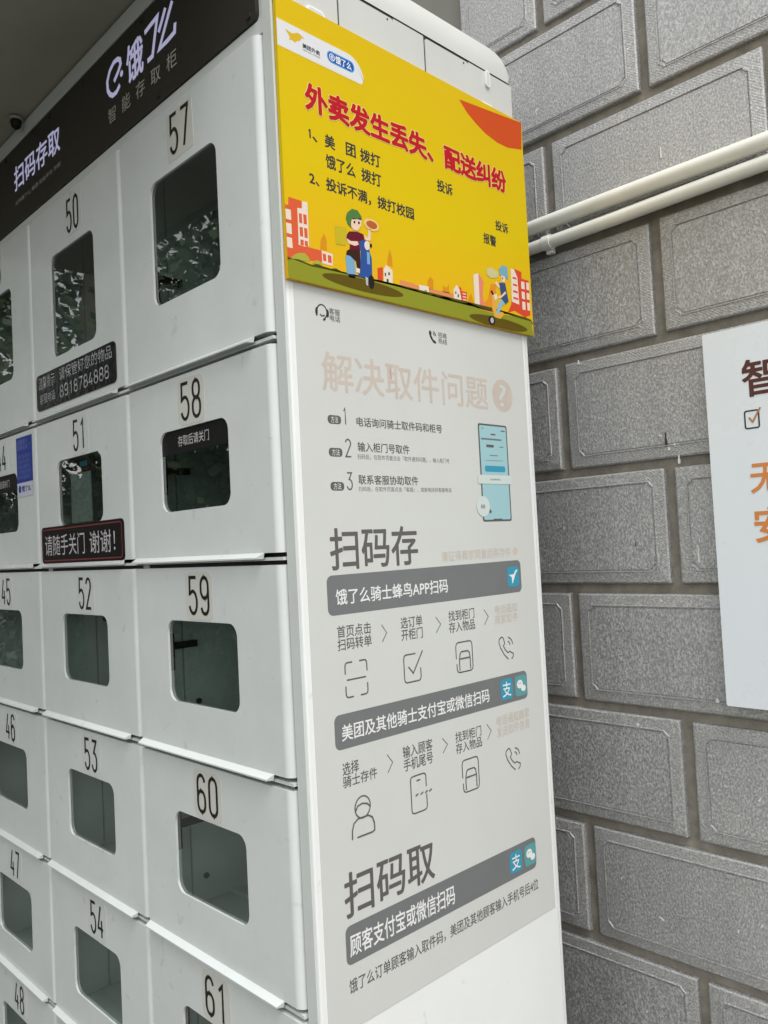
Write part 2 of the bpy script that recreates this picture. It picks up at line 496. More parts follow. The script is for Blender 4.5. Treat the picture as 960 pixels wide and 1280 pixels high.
# old paint splashes and drips on the stone
sp = MB()
white_s = mat('white paint splash', (0.66, 0.66, 0.63), 0.6); dark_s = mat('dark drip stain', (0.03, 0.02, 0.018), 0.5)
def drip(x, z, w, h, m_):
    pts = [(x-w/2, z), (x-w*0.3, z+h*0.5), (x-w*0.12, z+h), (x+w*0.12, z+h), (x+w*0.3, z+h*0.45), (x+w/2, z), (x+w*0.25, z-w*0.5), (x-w*0.25, z-w*0.5)]
    sp.slab(pts, lambda a, b: (a, -0.0088, b), lambda a, b: (a, -0.0118, b), m_)
for (p, w, h, m_) in [([(0.1526,1.6509)], .0045, .022, dark_s), ([(0.2370,1.2521)], .0035, .05, dark_s), ([(0.0888,1.4897)], .003, .01, dark_s),
                   ([(0.1727,1.6190)], .006, .014, white_s), ([(0.1946,1.4611)], .005, .03, white_s), ([(0.1567,1.6413)], .005, .004, white_s),
                   ([(0.1667,1.6479)], .005, .003, white_s), ([(0.0009,1.8104)], .004, .008, white_s), ([(0.1755,2.1114)], .002, .02, white_s), ([(0.2091,1.2469)], .010, .004, white_s), ([(0.0712,1.1933)], .007, .003, white_s)]:
    drip(p[0][0], p[0][1], w*0.62, h*0.85, m_)
sp.build('paint_splashes', wall)

pw = MB()
pw.box(-6.0, 0.0, 0.0, WALL_L-0.006, 0.25, WALL_T, mat('smooth grey render', (0.20, 0.198, 0.175), 0.8, 0.3, var=0.12, vscale=5, bump=0.2, bscale=90))
tag(pw.build('rendered_wall', loc=(0, 0.665, 0)), 'plain grey rendered wall seen above the locker roof, left of the stone blocks', 'wall')

# pipes on the wall
def pipe(z0, z1, r, label, clips):
    o = thing('water_pipe', label, 'pipe', (-0.2, 0.624, z0), 'white pipes along the block wall')
    zz = lambda x: (z1-z0)*(x+0.08)/0.43
    mb = MB(); mb.tube([(x+0.2, 0.0008*math.sin(x*9+z0*40), zz(x)+0.0007*math.sin(x*13+z0*70)) for x in [-0.2+0.1*i for i in range(36)]], r, M['pipe'], 20)
    mb.build('pipe_run', o)
    for cx in clips:
        c = MB()
        y0 = zz(cx)
        c.tube([(cx+0.2-0.008, 0, y0), (cx+0.2+0.008, 0, y0)], r+0.0022, M['pipe'], 20)
        c.box(cx+0.2-0.006, 0.002, y0-r-0.008, cx+0.2+0.006, 0.012, y0-r+0.004, M['pipe'])
        c.build('pipe_clip', o)
    return o
pipe(2.0705, 2.0675, 0.0130, 'thicker white pipe on the block wall, the upper of the two', [1.15, 2.1])
pipe(2.0335, 2.0360, 0.0112, 'thinner white pipe with a clip on the block wall, the lower of the two', [-0.036, 0.93, 1.8])

# notice board on the wall
nb = thing('wall_sign', 'white sign board with brown and orange lettering fixed to the block wall', 'sign', (0.2313, 0.62, 1.245))
mb = MB(); mb.slab(rrect(0, 0, 0.62, 0.562, 0.003), lambda a, b: (a, 0.006, b), lambda a, b: (a, 0.0, b), M['board'])
mb.build('board', nb)
mb = MB()
np_ = lambda a, b, d=0: (a-0.2313, -0.0004-d, b-1.245)
p, q = [(0.2877,1.7555),(0.2873,1.7020)]; h = p[1]-q[1]
text(mb, '智', p, (p[0]+h*0.98, q[1]), np_, M['brown'], 0.018)
p, q = [(0.2896,1.6024),(0.2894,1.5605)]; h = p[1]-q[1]
text(mb, '无', p, (p[0]+h*1.06, q[1]), np_, M['orange'], 0.018)
p, q = [(0.2912,1.5389),(0.2908,1.4885)]; h = p[1]-q[1]
text(mb, '安', p, (p[0]+h*0.98, q[1]), np_, M['orange'], 0.018)
mb.build('lettering', nb)
mb = MB()
p, q = [(0.2872,1.6811),(0.3072,1.6555)]
x0, y0, x1, y1 = bb(p, q)
mb.stroke(rrect(x0, y0, x1, y1, 0.003), 0.0022, np_, M['inkb'], True)
mb.stroke([(x0+.006, y0+.016), (x0+.011, y0+.009), (x1+.003, y1+.003)], 0.0026, lambda a, b: (a-0.2313, -0.0007, b-1.245), pm('tick', 190, 140, 95))
mb.build('tick_box', nb)

# ================================================================ PARCEL LOCKER
PITCH, XR = 0.372, -0.020
NCOL = 4
XL = XR - NCOL*PITCH
ROWS = [2.1520, 1.7701, 1.5000, 1.2296, 0.9585, 0.6973, 0.4270, 0.1570]
lk = thing('parcel_locker', 'white food parcel locker with numbered windowed doors and a smoked header panel', 'locker', (0, 0, 0))

# body shell
mb = MB()
mb.box(-0.018, 0.004, 0.02, 0.0, 0.488, 2.186, M['side'])
o = mb.build('side_panel', lk)
bv = o.modifiers.new('b', 'BEVEL'); bv.width = 0.004; bv.segments = 3
# rounded vertical corners
mb = MB()
pts = [(-0.018, 0.487), (0.0, 0.487)] + [(-0.012+0.012*math.cos(R(a)), 0.488+0.012*math.sin(R(a))) for a in range(0, 91, 15)] + [(-0.018, 0.5)]
n = len(pts)
mb.add([(x, y, 0.02) for x, y in pts]+[(x, y, 2.186) for x, y in pts], [(i, (i+1) % n, n+(i+1) % n, n+i) for i in range(n)]+[list(range(n-1, -1, -1)), list(range(n, 2*n))], M['side'])
mb.build('rear_corner', lk)
mb = MB()
mb.box(XL-0.02, 0.48, 0.02, -0.0185, 0.4985, 2.25, M['frame'])
mb.build('back_panel', lk)
mb = MB(); mb.box(XL-0.02, 0.004, 0.02, XL-0.003, 0.479, 2.25, M['side']); mb.build('far_side_panel', lk)
mb = MB(); mb.box(XL-0.018, 0.03, 0.0, -0.004, 0.48, 0.12, M['frame']); mb.build('plinth', lk)

# front frame: post on the right, mullions, rails
mb = MB()
mb.box(-0.0172, 0.0, 0.02, 0.0, 0.0035, 2.330, M['frame'])
mb.box(-0.0190, 0.0035, 0.02, -0.0172, 0.03, 2.330, M['frame'])
mb.box(XL-0.02, 0.0, 0.02, XL-0.002, 0.0035, 2.330, M['frame'])
mb.box(XL-0.002, 0.0005, ROWS[0]+0.0015, -0.0172, 0.03, 2.172, M['frame'])
mb.box(XL-0.002, 0.0030, 2.172, -0.0172, 0.03, 2.330, M['frame'])
for k in range(NCOL+1):
    x = XL + k*PITCH
    mb.box(x-0.010, 0.0125, 0.12, x+0.010, 0.03, ROWS[0]+0.001, M['frame'])
for z in ROWS[1:]:
    for k in range(NCOL):
        x = XL + k*PITCH
        mb.box(x+0.0102, 0.0125, z-0.008, x+PITCH-0.0102, 0.03, z+0.012, M['gap'])
        mb.box(x+0.004, -0.0035, z+0.0005, x+PITCH-0.0002, 0.0123, z+0.0045, M['frame'])
mb.build('front_frame', lk)

# fascia strip above the yellow board: five pieces over a near-black sheet that stands in for joint shade
mb = MB(); mb.box(-0.016, 0.004, 2.186, -0.0012, 0.486, 2.262, M['gap']); mb.build('fascia_backing', lk)
for a, b, dz in ((0.004, 0.1108, 0), (0.2166, 0.2784, 0), (0.3803, 0.488, 0)):
    mb = MB(); mb.box(-0.0011, a, 2.1865, 0.0, b, 2.2525, M['fascia']); o = mb.build('fascia_plate', lk)
for a, b in ((0.1134, 0.2160), (0.2812, 0.3797)):
    mb = MB()
    mb.slab(rrect(a, 2.1880, b, 2.2505, 0.005, 4), side(-0.001), side(0.0006), M['fascia'])
    for y, z in ((a+0.006, 2.193), (b-0.012, 2.246), (b-0.006, 2.197)):
        mb.slab(ell(y, z, .0014, .0014, 8), side(0.0005), side(0.0013), M['bolt'])
    mb.build('cover_plate', lk)
# stadium plugs / strap slots in the fascia
def stadium(p, q, name):
    x0, y0, x1, y1 = bb(p, q)
    r = min(x1-x0, y1-y0)/2*0.98
    mb = MB()
    mb.slab(rrect(x0, y0, x1, y1, r, 8), side(0.0002), side(0.003), M['side'])
    i = 0.0028
    mb.slab(rrect(x0+i, y0+i, x1-i, y1-i, r-i, 8), side(0.003), side(0.0034), M['frame'])
    mb.build(name, lk)
def plug(p, q, r):
    stadium((min(p[0], q[0])-r, min(p[1], q[1])-r), (max(p[0], q[0])+r, max(p[1], q[1])+r), 'slot_plug')
plug(*[(0.0610,2.1983),(0.0810,2.1948)], 0.0052)
plug(*[(0.4244,2.2489),(0.4240,2.2332)], 0.0055)
plug(*[(0.4106,2.1942),(0.4276,2.1942)], 0.0052)

# rounded roof cap (over the body) and rain hood (forward)
mb = MB()
RC = 0.10; zc = 2.2553
X0, X1, Y0, Y1 = XL-0.02, 0.0, 0.002, 0.4985
rings = []
for k in range(11):
    th = R(9*k)
    ins = RC*(1-math.cos(th)); zz = zc + RC*math.sin(th)
    iny = 0.045*(1-math.cos(th))
    rr = 0.02*(1-0.5*math.sin(th))
    pts = []
    for cx, cy, a0 in ((X1-ins-rr, Y0+0.001+rr, -90), (X1-ins-rr, Y1-iny-rr, 0), (X0+ins+rr, Y1-iny-rr, 90), (X0+ins+rr, Y0+0.001+rr, 180)):
        for j in range(7):
            a = R(a0+15*j); pts.append((cx+rr*math.cos(a), cy+rr*math.sin(a), zz))
    rings.append(pts)
n = len(rings[0]); v = [p for rg in rings for p in rg]; f = []
for i in range(len(rings)-1):
    for k in range(n): f.append((i*n+k, i*n+(k+1) % n, (i+1)*n+(k+1) % n, (i+1)*n+k))
mb.add(v, f, M['fascia'], True)
mb.add(rings[-1], [list(range(n))], M['fascia']); mb.add(rings[0], [list(range(n-1, -1, -1))], M['gap'])
mb.build('roof_cap', lk)
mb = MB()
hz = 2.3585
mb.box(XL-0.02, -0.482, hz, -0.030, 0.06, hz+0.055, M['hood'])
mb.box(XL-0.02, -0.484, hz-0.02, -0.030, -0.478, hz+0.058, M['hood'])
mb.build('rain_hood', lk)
mb = MB()
mb.box(XL-0.018, -0.004, 2.3265, -0.019, 0.003, 2.3545, M['frame'])
mb.build('hood_trim', lk)

# header panel with lit lettering
hd = MB()
hd.slab(rrect(XL, 2.1735, -0.0262, 2.3255, 0.010), front(-0.0028), front(0.003), M['header'])
hd = hd.build('header_panel', lk)
mb = MB()
hp = front(0.0034)
for pts in ([(-0.4053,2.2654),(-0.3901,2.2745),(-0.3815,2.2826),(-0.3832,2.2906),(-0.3918,2.2951),(-0.4046,2.2954),(-0.4192,2.2881),(-0.4285,2.2752),(-0.4276,2.2608),(-0.4206,2.2512),(-0.4112,2.2454),(-0.3984,2.2453),(-0.3865,2.2516)],
            [(-0.3028,2.2929),(-0.2841,2.2957),(-0.2638,2.2981),(-0.2741,2.2710),(-0.2820,2.2478),(-0.2973,2.2472)],
            [(-0.2404,2.2989),(-0.2507,2.2861),(-0.2620,2.2737)],
            [(-0.2210,2.2990),(-0.2415,2.2741),(-0.2620,2.2486),(-0.2378,2.2494),(-0.2178,2.2519),(-0.2154,2.2645)]):
    mb.stroke(pts, 0.0075, hp, M['led'])
p = [(-0.3795,2.2665)][0]
mb.poly(ell(p[0], p[1], .005, .005, 12), hp, M['led'])
p, q = [(-0.3618,2.2970),(-0.3105,2.2400)]
text(mb, '饿', p, q, hp, M['led'], 0.022)
p, q = [(-0.8361,2.2859),(-0.6179,2.2389)]
text(mb, '扫码存取', p, q, hp, M['led'], 0.014, 1.05)
mb.build('lit_lettering', hd)
mb = MB()
p, q = [(-0.4296,2.2291),(-0.2153,2.2043)]
text(mb, '智 能 存 取 柜', p, q, hp, M['ledgrey'], 0.0, 1.25)
p, q = [(-0.8358,2.2187),(-0.6169,2.2104)]
text(mb, '支持饿了么 美团 其他平台 存取', p, q, hp, M['ledgrey'], 0.0)
mb.build('small_lettering', hd)
for x in (-0.0405, -0.27, -0.31, -0.52, -0.66, -0.88, -1.2):
    for z in (2.183, 2.317):
        if (x == -0.27) == (z < 2.2) or x in (-0.0405,):
            mb = MB(); mb.slab(ell(x, z, .0042, .0042, 12), front(0.003), front(0.005), M['bolt']); mb.build('bolt', hd)

# doors, windows, compartments
def glass_mat(name, tint):
    m = bpy.data.materials.new(name); m.use_nodes = True
    t = m.node_tree; t.nodes.clear()
    out = t.nodes.new('ShaderNodeOutputMaterial'); mx = t.nodes.new('ShaderNodeMixShader')
    tr = t.nodes.new('ShaderNodeBsdfTransparent'); tr.inputs['Color'].default_value = tint
    gl = t.nodes.new('ShaderNodeBsdfGlossy'); gl.inputs['Roughness'].default_value = 0.012
    fr = t.nodes.new('ShaderNodeFresnel'); fr.inputs['IOR'].default_value = 2.8
    n = t.nodes.new('ShaderNodeTexNoise'); n.inputs['Scale'].default_value = 9
    tc = t.nodes.new('ShaderNodeTexCoord'); t.links.new(tc.outputs['Object'], n.inputs['Vector'])
    b = t.nodes.new('ShaderNodeBump'); b.inputs['Strength'].default_value = 0.02; b.inputs['Distance'].default_value = 0.01
    t.links.new(n.outputs['Fac'], b.inputs['Height']); t.links.new(b.outputs[0], gl.inputs['Normal'])
    ge = t.nodes.new('ShaderNodeNewGeometry'); inv = t.nodes.new('ShaderNodeMath'); inv.operation = 'SUBTRACT'; inv.inputs[0].default_value = 1.0
    mul = t.nodes.new('ShaderNodeMath'); mul.operation = 'MULTIPLY'
    t.links.new(ge.outputs['Backfacing'], inv.inputs[1]); t.links.new(inv.outputs[0], mul.inputs[0]); t.links.new(fr.outputs[0], mul.inputs[1])
    t.links.new(mul.outputs[0], mx.inputs['Fac']); t.links.new(tr.outputs[0], mx.inputs[1]); t.links.new(gl.outputs[0], mx.inputs[2])
    t.links.new(mx.outputs[0], out.inputs['Surface'])
    return m
M['glass'] = glass_mat('clear door glazing', (0.80, 0.87, 0.84, 1)); M['dusky'] = glass_mat('door glazing with hood shade', (0.52, 0.58, 0.555, 1))  # upper two rows: tint darkened to put the hood's shade into the glass
YF = -0.006
def door(col, r, num):
    xl = XL + col*PITCH + 0.0022; xr = XL + (col+1)*PITCH - 0.0005
    zt = ROWS[r] - (0.0 if r == 0 else 0.005); zb = ROWS[r+1] + 0.010
    w0 = XL + col*PITCH + 0.0905; w1 = w0 + 0.1785
    if r == 0: wt, wbz = 2.0590, 1.8765
    else: wt = ROWS[r]-0.0795; wbz = wt - 0.1155
    root = MB()
    xe = xr - 0.0125
    hole = rrect(w0, wbz, w1, wt, 0.0175, 8)         # starts bottom right, ccw
    n = len(hole); q = n//4
    corners = [(xe, zb), (xe, zt), (xl, zt), (xl, zb)]  # right bottom, right top, left top, left bottom
    pf = front(-YF)
    for i in range(4):
        a, b = corners[i], corners[(i+1) % 4]
        st = i*q + q//2
        seg = [hole[(st+k) % n] for k in range(q+1)]
        root.add([pf(*a), pf(*b)] + [pf(*s_) for s_ in reversed(seg)], [list(range(q+3))[::-1] if False else list(range(q+3))], M['paint'])
    # hole rim
    v = [(x, YF, z) for x, z in hole] + [(x, YF+0.0035, z) for x, z in hole]
    root.add(v, [(i, (i+1) % n, n+(i+1) % n, n+i) for i in range(n)], M['paint'])
    # rounded right edge
    ar = [(xe+0.0125*math.sin(R(a)), YF+0.0125*(1-math.cos(R(a)))) for a in range(0, 91, 10)]
    v = [(x, y, zb) for x, y in ar] + [(x, y, zt) for x, y in ar]; k = len(ar)
    root.add(v, [(i, i+1, k+i+1, k+i) for i in range(k-1)], M['paint'], True)
    for z in (zb, zt):
        root.add([(x, y, z) for x, y in ar] + [(xe, ar[-1][1], z)], [list(range(k+1))], M['paint'])
    # returns: left, top, bottom
    yb = 0.0085
    root.add([(xl, YF, zb), (xl, YF, zt), (xl, yb, zt), (xl, yb, zb)], [(0,1,2,3)], M['paint'])
    root.add([(xl, YF, zt), (xe, YF, zt), (xe, yb, zt), (xl, yb, zt)], [(0,1,2,3)], M['paint'])
    root.add([(xl, YF, zb), (xe, YF, zb), (xe, yb, zb), (xl, yb, zb)], [(3,2,1,0)], M['paint'])
    d = root.build('door', lk, label='white locker door number %d with a rounded window' % num)
    # lip
    mb = MB()
    prof = [(YF-0.0002, zb+0.0005, 0.0), (YF-0.0085, zb-0.0052, 0.007), (YF-0.0085, zb-0.0072, 0.008), (YF-0.0002, zb-0.0072, 0.003)]
    xa, xb = xl+0.0015, xr-0.034
    v = [(xa, y, z) for y, z, c in prof] + [(xb-c*0.8, y, z) for y, z, c in prof]
    mb.add(v, [(0,4,5,1),(1,5,6,2),(2,6,7,3),(3,7,4,0),(0,1,2,3),(7,6,5,4)], M['paint'])
    mb.build('door_lip', d)
    # pane
    mb = MB(); mb.poly(rrect(w0-0.004, wbz-0.004, w1+0.004, wt+0.004, 0.018, 6), front(-YF-0.0038), M['glass' if r > 1 else 'dusky']); mb.build('window_pane', d)
    # number
    mb = MB()
    cx = (w0+w1)/2 + (0.001 if col == NCOL-1 else (0.014 if r == 0 else 0.009)); top = ROWS[r]-0.0165 if r else 2.1375; hgt = 0.0545 if r else 0.0595
    if True:
        ang = {57: 2.0, 58: -0.8}.get(num, 0)
        lb = rrect(-0.035, -0.0335 if num != 57 else -0.037, 0.035, 0.0325, 0.013 if num != 57 else 0.005, 6)
        ca, sa = math.cos(R(ang)), math.sin(R(ang)); zc_ = top-hgt/2
        mb.slab([(cx+a*ca-b*sa, zc_+a*sa+b*ca) for a, b in lb], front(-YF), front(-YF+0.0004), M['beige'] if col == NCOL-1 else M['beige2'])
    hw_ = 0.0272 if col == NCOL-1 else 0.0250
    digits(mb, str(num), (cx-hw_, top), (cx+hw_, top-hgt), front(-YF+0.0007), M['digit'])
    mb.build('number_label', d)
    # strip lettering at the top of some panes
    if num in (44, 58):
        mb = MB()
        bh = 0.034
        top_pts = [p for p in rrect(w0+0.0004, wbz, w1-0.0004, wt-0.0004, 0.0172, 8) if p[1] > wt-bh]
        top_pts = top_pts + [(w0+0.0004, wt-bh), (w1-0.0004, wt-bh)]
        mb.poly(top_pts, front(-YF-0.003), M['black'])
        text(mb, '存取后请关门', (w0+0.047, wt-0.0095), (w0+0.128, wt-0.0245), front(-YF-0.0026), M['plateink'], 0.004)
        mb.build('window_strip', d)
    # compartment behind
    x0, x1 = XL+col*PITCH+0.0105, XL+(col+1)*PITCH-0.0105
    z0, z1 = ROWS[r+1]+0.0125, (ROWS[r]-0.0085 if r else ROWS[0])
    mb = MB(); y0, y1 = 0.013, 0.33
    v = [(x0,y0,z0),(x1,y0,z0),(x1,y0,z1),(x0,y0,z1),(x0,y1,z0),(x1,y1,z0),(x1,y1,z1),(x0,y1,z1)]
    mb.add(v, [(0,4,7,3),(1,2,6,5),(0,1,5,4),(3,7,6,2),(4,5,6,7)], M['cell'])
    cp = mb.build('compartment', lk)
    mb = MB()
    cuts = (0.015, 0.058, 0.325) if col == NCOL-1 else (0.015, 0.088, 0.135, 0.325)
    for a, b in zip(cuts[:-1], cuts[1:]):
        mb.box(x0+0.0012, a+0.0014, z0+0.0008, x0+0.009, b-0.0014, z1-0.0008, M['cell'])
    mb.box(x0+0.0004, cuts[0], z0+0.0012, x0+0.0010, cuts[-1], z1-0.0012, M['gap'])
    mb.build('side_lining', cp)
    mb = MB()
    if col == NCOL-1:
        zh = (z0+z1)/2 + (0.006 if r else -0.022)
        mb.box(x0+0.0092, 0.028, zh-0.036, x0+0.016, 0.040, zh+0.020, M['black'])
        mb.box(x0+0.0092, 0.040, zh-0.004, x0+0.020, 0.078, zh+0.006, M['black'])
        mb.build('latch_hook', cp)
        mb = MB(); mb.tube([(x0+0.009, 0.082, z0+0.040), (x0+0.012, 0.082, z0+0.040)], 0.0045, M['bolt'], 12); mb.build('rivet', cp)
    else:
        mb.tube([(x0+0.009, 0.105, z0+0.155), (x0+0.013, 0.105, z0+0.155)], 0.005, M['bolt'], 12); mb.build('rivet', cp)
    mb = MB(); mb.box(x0+0.001, 0.125, z0+0.0008, x1-0.03, 0.135, z0+0.006, M['cell'])
    mb.tube([(x0+0.13, 0.12, z0+0.001), (x0+0.13, 0.12, z0+0.005)], 0.005, M['bolt'], 12)
    mb.build('floor_rib', cp)
    return d
for c in range(NCOL):
    for r in range(7):
        door(c, r, 36 + 7*c + r)

# ================================================================ STICKERS AND SIGNS ON THE DOORS
HF = -YF + 0.0006
s1 = thing('door_sign', 'black glossy peeling sign with white digits below the window of door 50', 'sign', (-0.59, -HF, 1.825))
fs = lambda h: (lambda a, b, d=0: (a+0.59, -h-d, b-1.825))
mb = MB(); mb.slab(rrect(-0.750, 1.7905, -0.4275, 1.8568, 0.010), fs(0), fs(0.0012), M['glossblack']); mb.build('film', s1)
mb = MB()
M['worn'] = mat('worn grey lettering', (0.36, 0.36, 0.39), 0.3, var=0.9, vscale=140)
text(mb, '温馨提示', (-0.738, 1.851), (-0.665, 1.829), fs(.0015), M['worn'])
text(mb, '请保管好您的物品', (-0.645, 1.853), (-0.44, 1.831), fs(.0015), M['worn'])
digits(mb, '8918784888', (-0.645, 1.823), (-0.45, 1.800), fs(.0015), M['worn'], 0.12)
text(mb, '客服电话', (-0.735, 1.820), (-0.665, 1.802), fs(.0015), M['worn'])
mb.build('lettering', s1)

s2 = thing('door_sign', 'black sign with dark red border reading 请随手关门 谢谢 on door 51', 'sign', (-0.586, -HF, 1.542))
fs = lambda h: (lambda a, b, d=0: (a+0.586, -h-d, b-1.542))
mb = MB(); mb.slab(rrect(-0.7490, 1.5092, -0.4230, 1.5752, 0.009), fs(0), fs(0.0015), M['plate']); mb.build('plate', s2)
mb = MB(); mb.stroke(rrect(-0.7435, 1.5142, -0.4285, 1.5702, 0.006), 0.0022, fs(.0018), M['platered'], True); mb.build('border_line', s2)
mb = MB()
text(mb, '请随手关门', (-0.733, 1.560), (-0.565, 1.5235), fs(.0018), M['plateink'], 0.0)
text(mb, '谢谢！', (-0.545, 1.560), (-0.452, 1.5235), fs(.0018), M['plateink'], 0.0)
mb.build('lettering', s2)

s3 = thing('door_notice', 'blue paper notice with a pale lower strip at the corner of door 44', 'notice', (-0.826, -HF, 1.70))
fs = lambda h: (lambda a, b, d=0: (a+0.826, -h-d, b-1.70))
mb = MB(); mb.slab([(-0.8645, 1.668), (-0.7860, 1.668), (-0.7855, 1.7555), (-0.8640, 1.7560)], fs(0), fs(0.0004), M['blue']); mb.build('blue_sheet', s3)
mb = MB(); mb.slab([(-0.8655, 1.6400), (-0.7865, 1.6405), (-0.7860, 1.6675), (-0.8645, 1.6675)], fs(0), fs(0.0004), M['lav']); mb.build('pale_strip', s3)
mb = MB()
text(mb, '温馨提示\n取餐请关门', (-0.858, 1.751), (-0.793, 1.7305), fs(.0007), M['bluetext'], 0.01)
text(mb, '扫码存餐请核对\n手机尾号及柜号\n取餐后请随手关\n门谢谢配合使用\n如有问题请拨打', (-0.858, 1.722), (-0.793, 1.674), fs(.0007), M['bluetext'], 0.0, 1.0, 1.1)
mb.poly(ell(-0.851, 1.6555, .0065, .0075, 16), fs(.0007), M['blue'])
text(mb, '饿了么', (-0.840, 1.661), (-0.797, 1.650), fs(.0007), M['blue'], 0.02)
mb.build('lettering', s3)

s4 = thing('paper_slip', 'grey paper slip with a dark top strip behind the window of door 51', 'paper', (-0.585, 0.0, 1.65))
fs = lambda h: (lambda a, b, d=0: (a+0.585, -h-d, b-1.65))
mb = MB(); mb.slab([(-0.627, 1.5775), (-0.545, 1.5775), (-0.546, 1.662), (-0.627, 1.662)], fs(.0012), fs(.0018), M['paper']); mb.build('sheet', s4)
mb = MB(); mb.slab([(-0.627, 1.663), (-0.546, 1.663), (-0.546, 1.684), (-0.627, 1.684)], fs(.0012), fs(.0018), M['black'])
for k in range(3):
    mb.poly([(-0.587+k*.010, 1.672), (-0.5785+k*.010, 1.672), (-0.5785+k*.010, 1.681), (-0.587+k*.010, 1.681)], fs(.0020), M['teal'])
mb.poly([(-0.620, 1.6655), (-0.552, 1.6655), (-0.552, 1.669), (-0.620, 1.669)], fs(.0020), M['platered'])
mb.build('top_strip', s4)

# ================================================================ INSTRUCTION SHEET ON THE SIDE
ps = thing('instruction_sheet', 'large pale printed sheet of locker instructions in grey lettering on the locker side', 'poster', (0, 0.0152, 0.93))
SP = lambda h: (lambda a, b, d=0: (h+d, a-0.0152, b-0.93))
mb = MB(); mb.slab([(0.0152, 0.9318), (0.4780, 0.9318), (0.4780, 1.860), (0.0152, 1.860)], SP(0.0001), SP(0.0008), M['sheet']); mb.build('vinyl_sheet', ps)
L1, L2, L3 = SP(0.0009), SP(0.0011), SP(0.0013)
def st(body, box, m_='ink', bold=0.010, mp=L1, mbx=None, line=1.0):
    k = MB() if mbx is None else mbx
    text(k, body, box[0], box[1], mp, M[m_], bold, 1.0, line)
    if mbx is None: k.build('lettering', ps)
st('客服\n电话', [(0.0700,1.8153),(0.0883,1.7987)], bold=0.008)
st('招商\n热线', [(0.2747,1.8142),(0.2932,1.7973)], bold=0.008)
for a, b, c in (('1', [(0.0846,1.6903),(0.0918,1.6670)], 0), ('2', [(0.0855,1.6500),(0.0967,1.6259)], 0), ('3', [(0.0855,1.6072),(0.0962,1.5839)], 0)):
    k = MB(); digits(k, a, b[0], b[1], L1, M['ink'], 0.085); k.build('step_number', ps)
st('电话询问骑士取件码和柜号', [(0.1077,1.6791),(0.2718,1.6672)], bold=0.014)
st('输入柜门号取件', [(0.1076,1.6467),(0.2027,1.6345)], bold=0.014)
st('联系客服协助取件', [(0.1062,1.6041),(0.2169,1.5919)], bold=0.014)
st('扫码后，在取件页面点击「取件遇到问题」，输入柜门号', bold=0.0, box=[(0.1065,1.6311),(0.2843,1.6243)])
st('扫码后，在取件页面点击「客服」，或致电找到客服电话', bold=0.0, box=[(0.1059,1.5891),(0.2854,1.5826)])
st('扫码存', [(0.0532,1.5359),(0.2087,1.4846)], bold=0.014)
st('首页点击\n扫码转单', [(0.0576,1.4153),(0.1149,1.3846)])
st('选订单\n开柜门', [(0.1690,1.4150),(0.2104,1.3837)])
st('找到柜门\n存入物品', [(0.2642,1.4145),(0.3208,1.3837)])
st('选择', [(0.0558,1.2481),(0.0825,1.2328)])
_a = [(0.0554,1.2318),(0.0551,1.2178),(0.1127,1.2119)]
st('骑士存件', [_a[0], (_a[2][0], _a[1][1])])
st('输入顾客\n手机尾号', [(0.1606,1.2467),(0.2176,1.2138)])
st('找到柜门\n存入物品', [(0.2650,1.2444),(0.3218,1.2143)])
_a = [(0.0495,1.1152),(0.0504,1.0624),(0.2089,1.0697)]
st('扫码取', [_a[0], (_a[2][0], _a[1][1])], bold=0.014)
st('饿了么订单顾客输入取件码，美团及其他顾客输入手机号后4位', [(0.0499,0.9901),(0.4368,0.9732)])
# chevrons
for p, q in ([(0.1337,1.4092),(0.1422,1.3870)], [(0.2374,1.4093),(0.2472,1.3872)], [(0.3429,1.4097),(0.3525,1.3873)], [(0.1319,1.2425),(0.1411,1.2195)], [(0.2380,1.2421),(0.2480,1.2219)], [(0.3350,1.2431),(0.3446,1.2207)]):
    x0, y0, x1, y1 = bb(p, q)
    mb = MB(); mb.stroke([(x0, y1), (x1, (y0+y1)/2), (x0, y0)], 0.0013, L1, M['ink']); mb.build('chevron', ps)
# badges
for p, q in ([(0.0592,1.6777),(0.0814,1.6681)], [(0.0585,1.6367),(0.0811,1.6265)], [(0.0586,1.5940),(0.0812,1.5837)]):
    x0, y0, x1, y1 = bb(p, q); yy = (y0+y1)/2
    bd = MB(); bd.poly(rrect(x0, yy-.0055, x1, yy+.0055, .0048), L1, M['ink'])
    text(bd, '方法', (x0+.005, yy+.0041), (x1-.005, yy-.0041), L2, M['whiteink'], 0.0); bd.build('step_badge', ps)
# faded heading
fh = MB()
p, q = [(0.0540,1.7581),(0.3803,1.7092)]
text(fh, '解决取件问题', p, q, L1, M['tan'], 0.010)
p, q = [(0.1723,1.7544),(0.1762,1.7352)]
fh.poly([(p[0], q[1]), (q[0], q[1]), (q[0]-.001, (p[1]+q[1])/2), (q[0], p[1]), (p[0]+.001, p[1]-.006)], L2, M['redfade'])
p, q = [(0.3920,1.7553),(0.4431,1.7135)]
x0, y0, x1, y1 = bb(p, q); cy = (y0+y1)/2; rr = (x1-x0)/2
fh.poly(ell((x0+x1)/2, cy, rr, rr, 32), L1, M['tan'])
text(fh, '?', ((x0+x1)/2-.009, cy+.017), ((x0+x1)/2+.009, cy-.017), L2, M['sheet'], 0.0)
fh.build('faded_heading', ps)
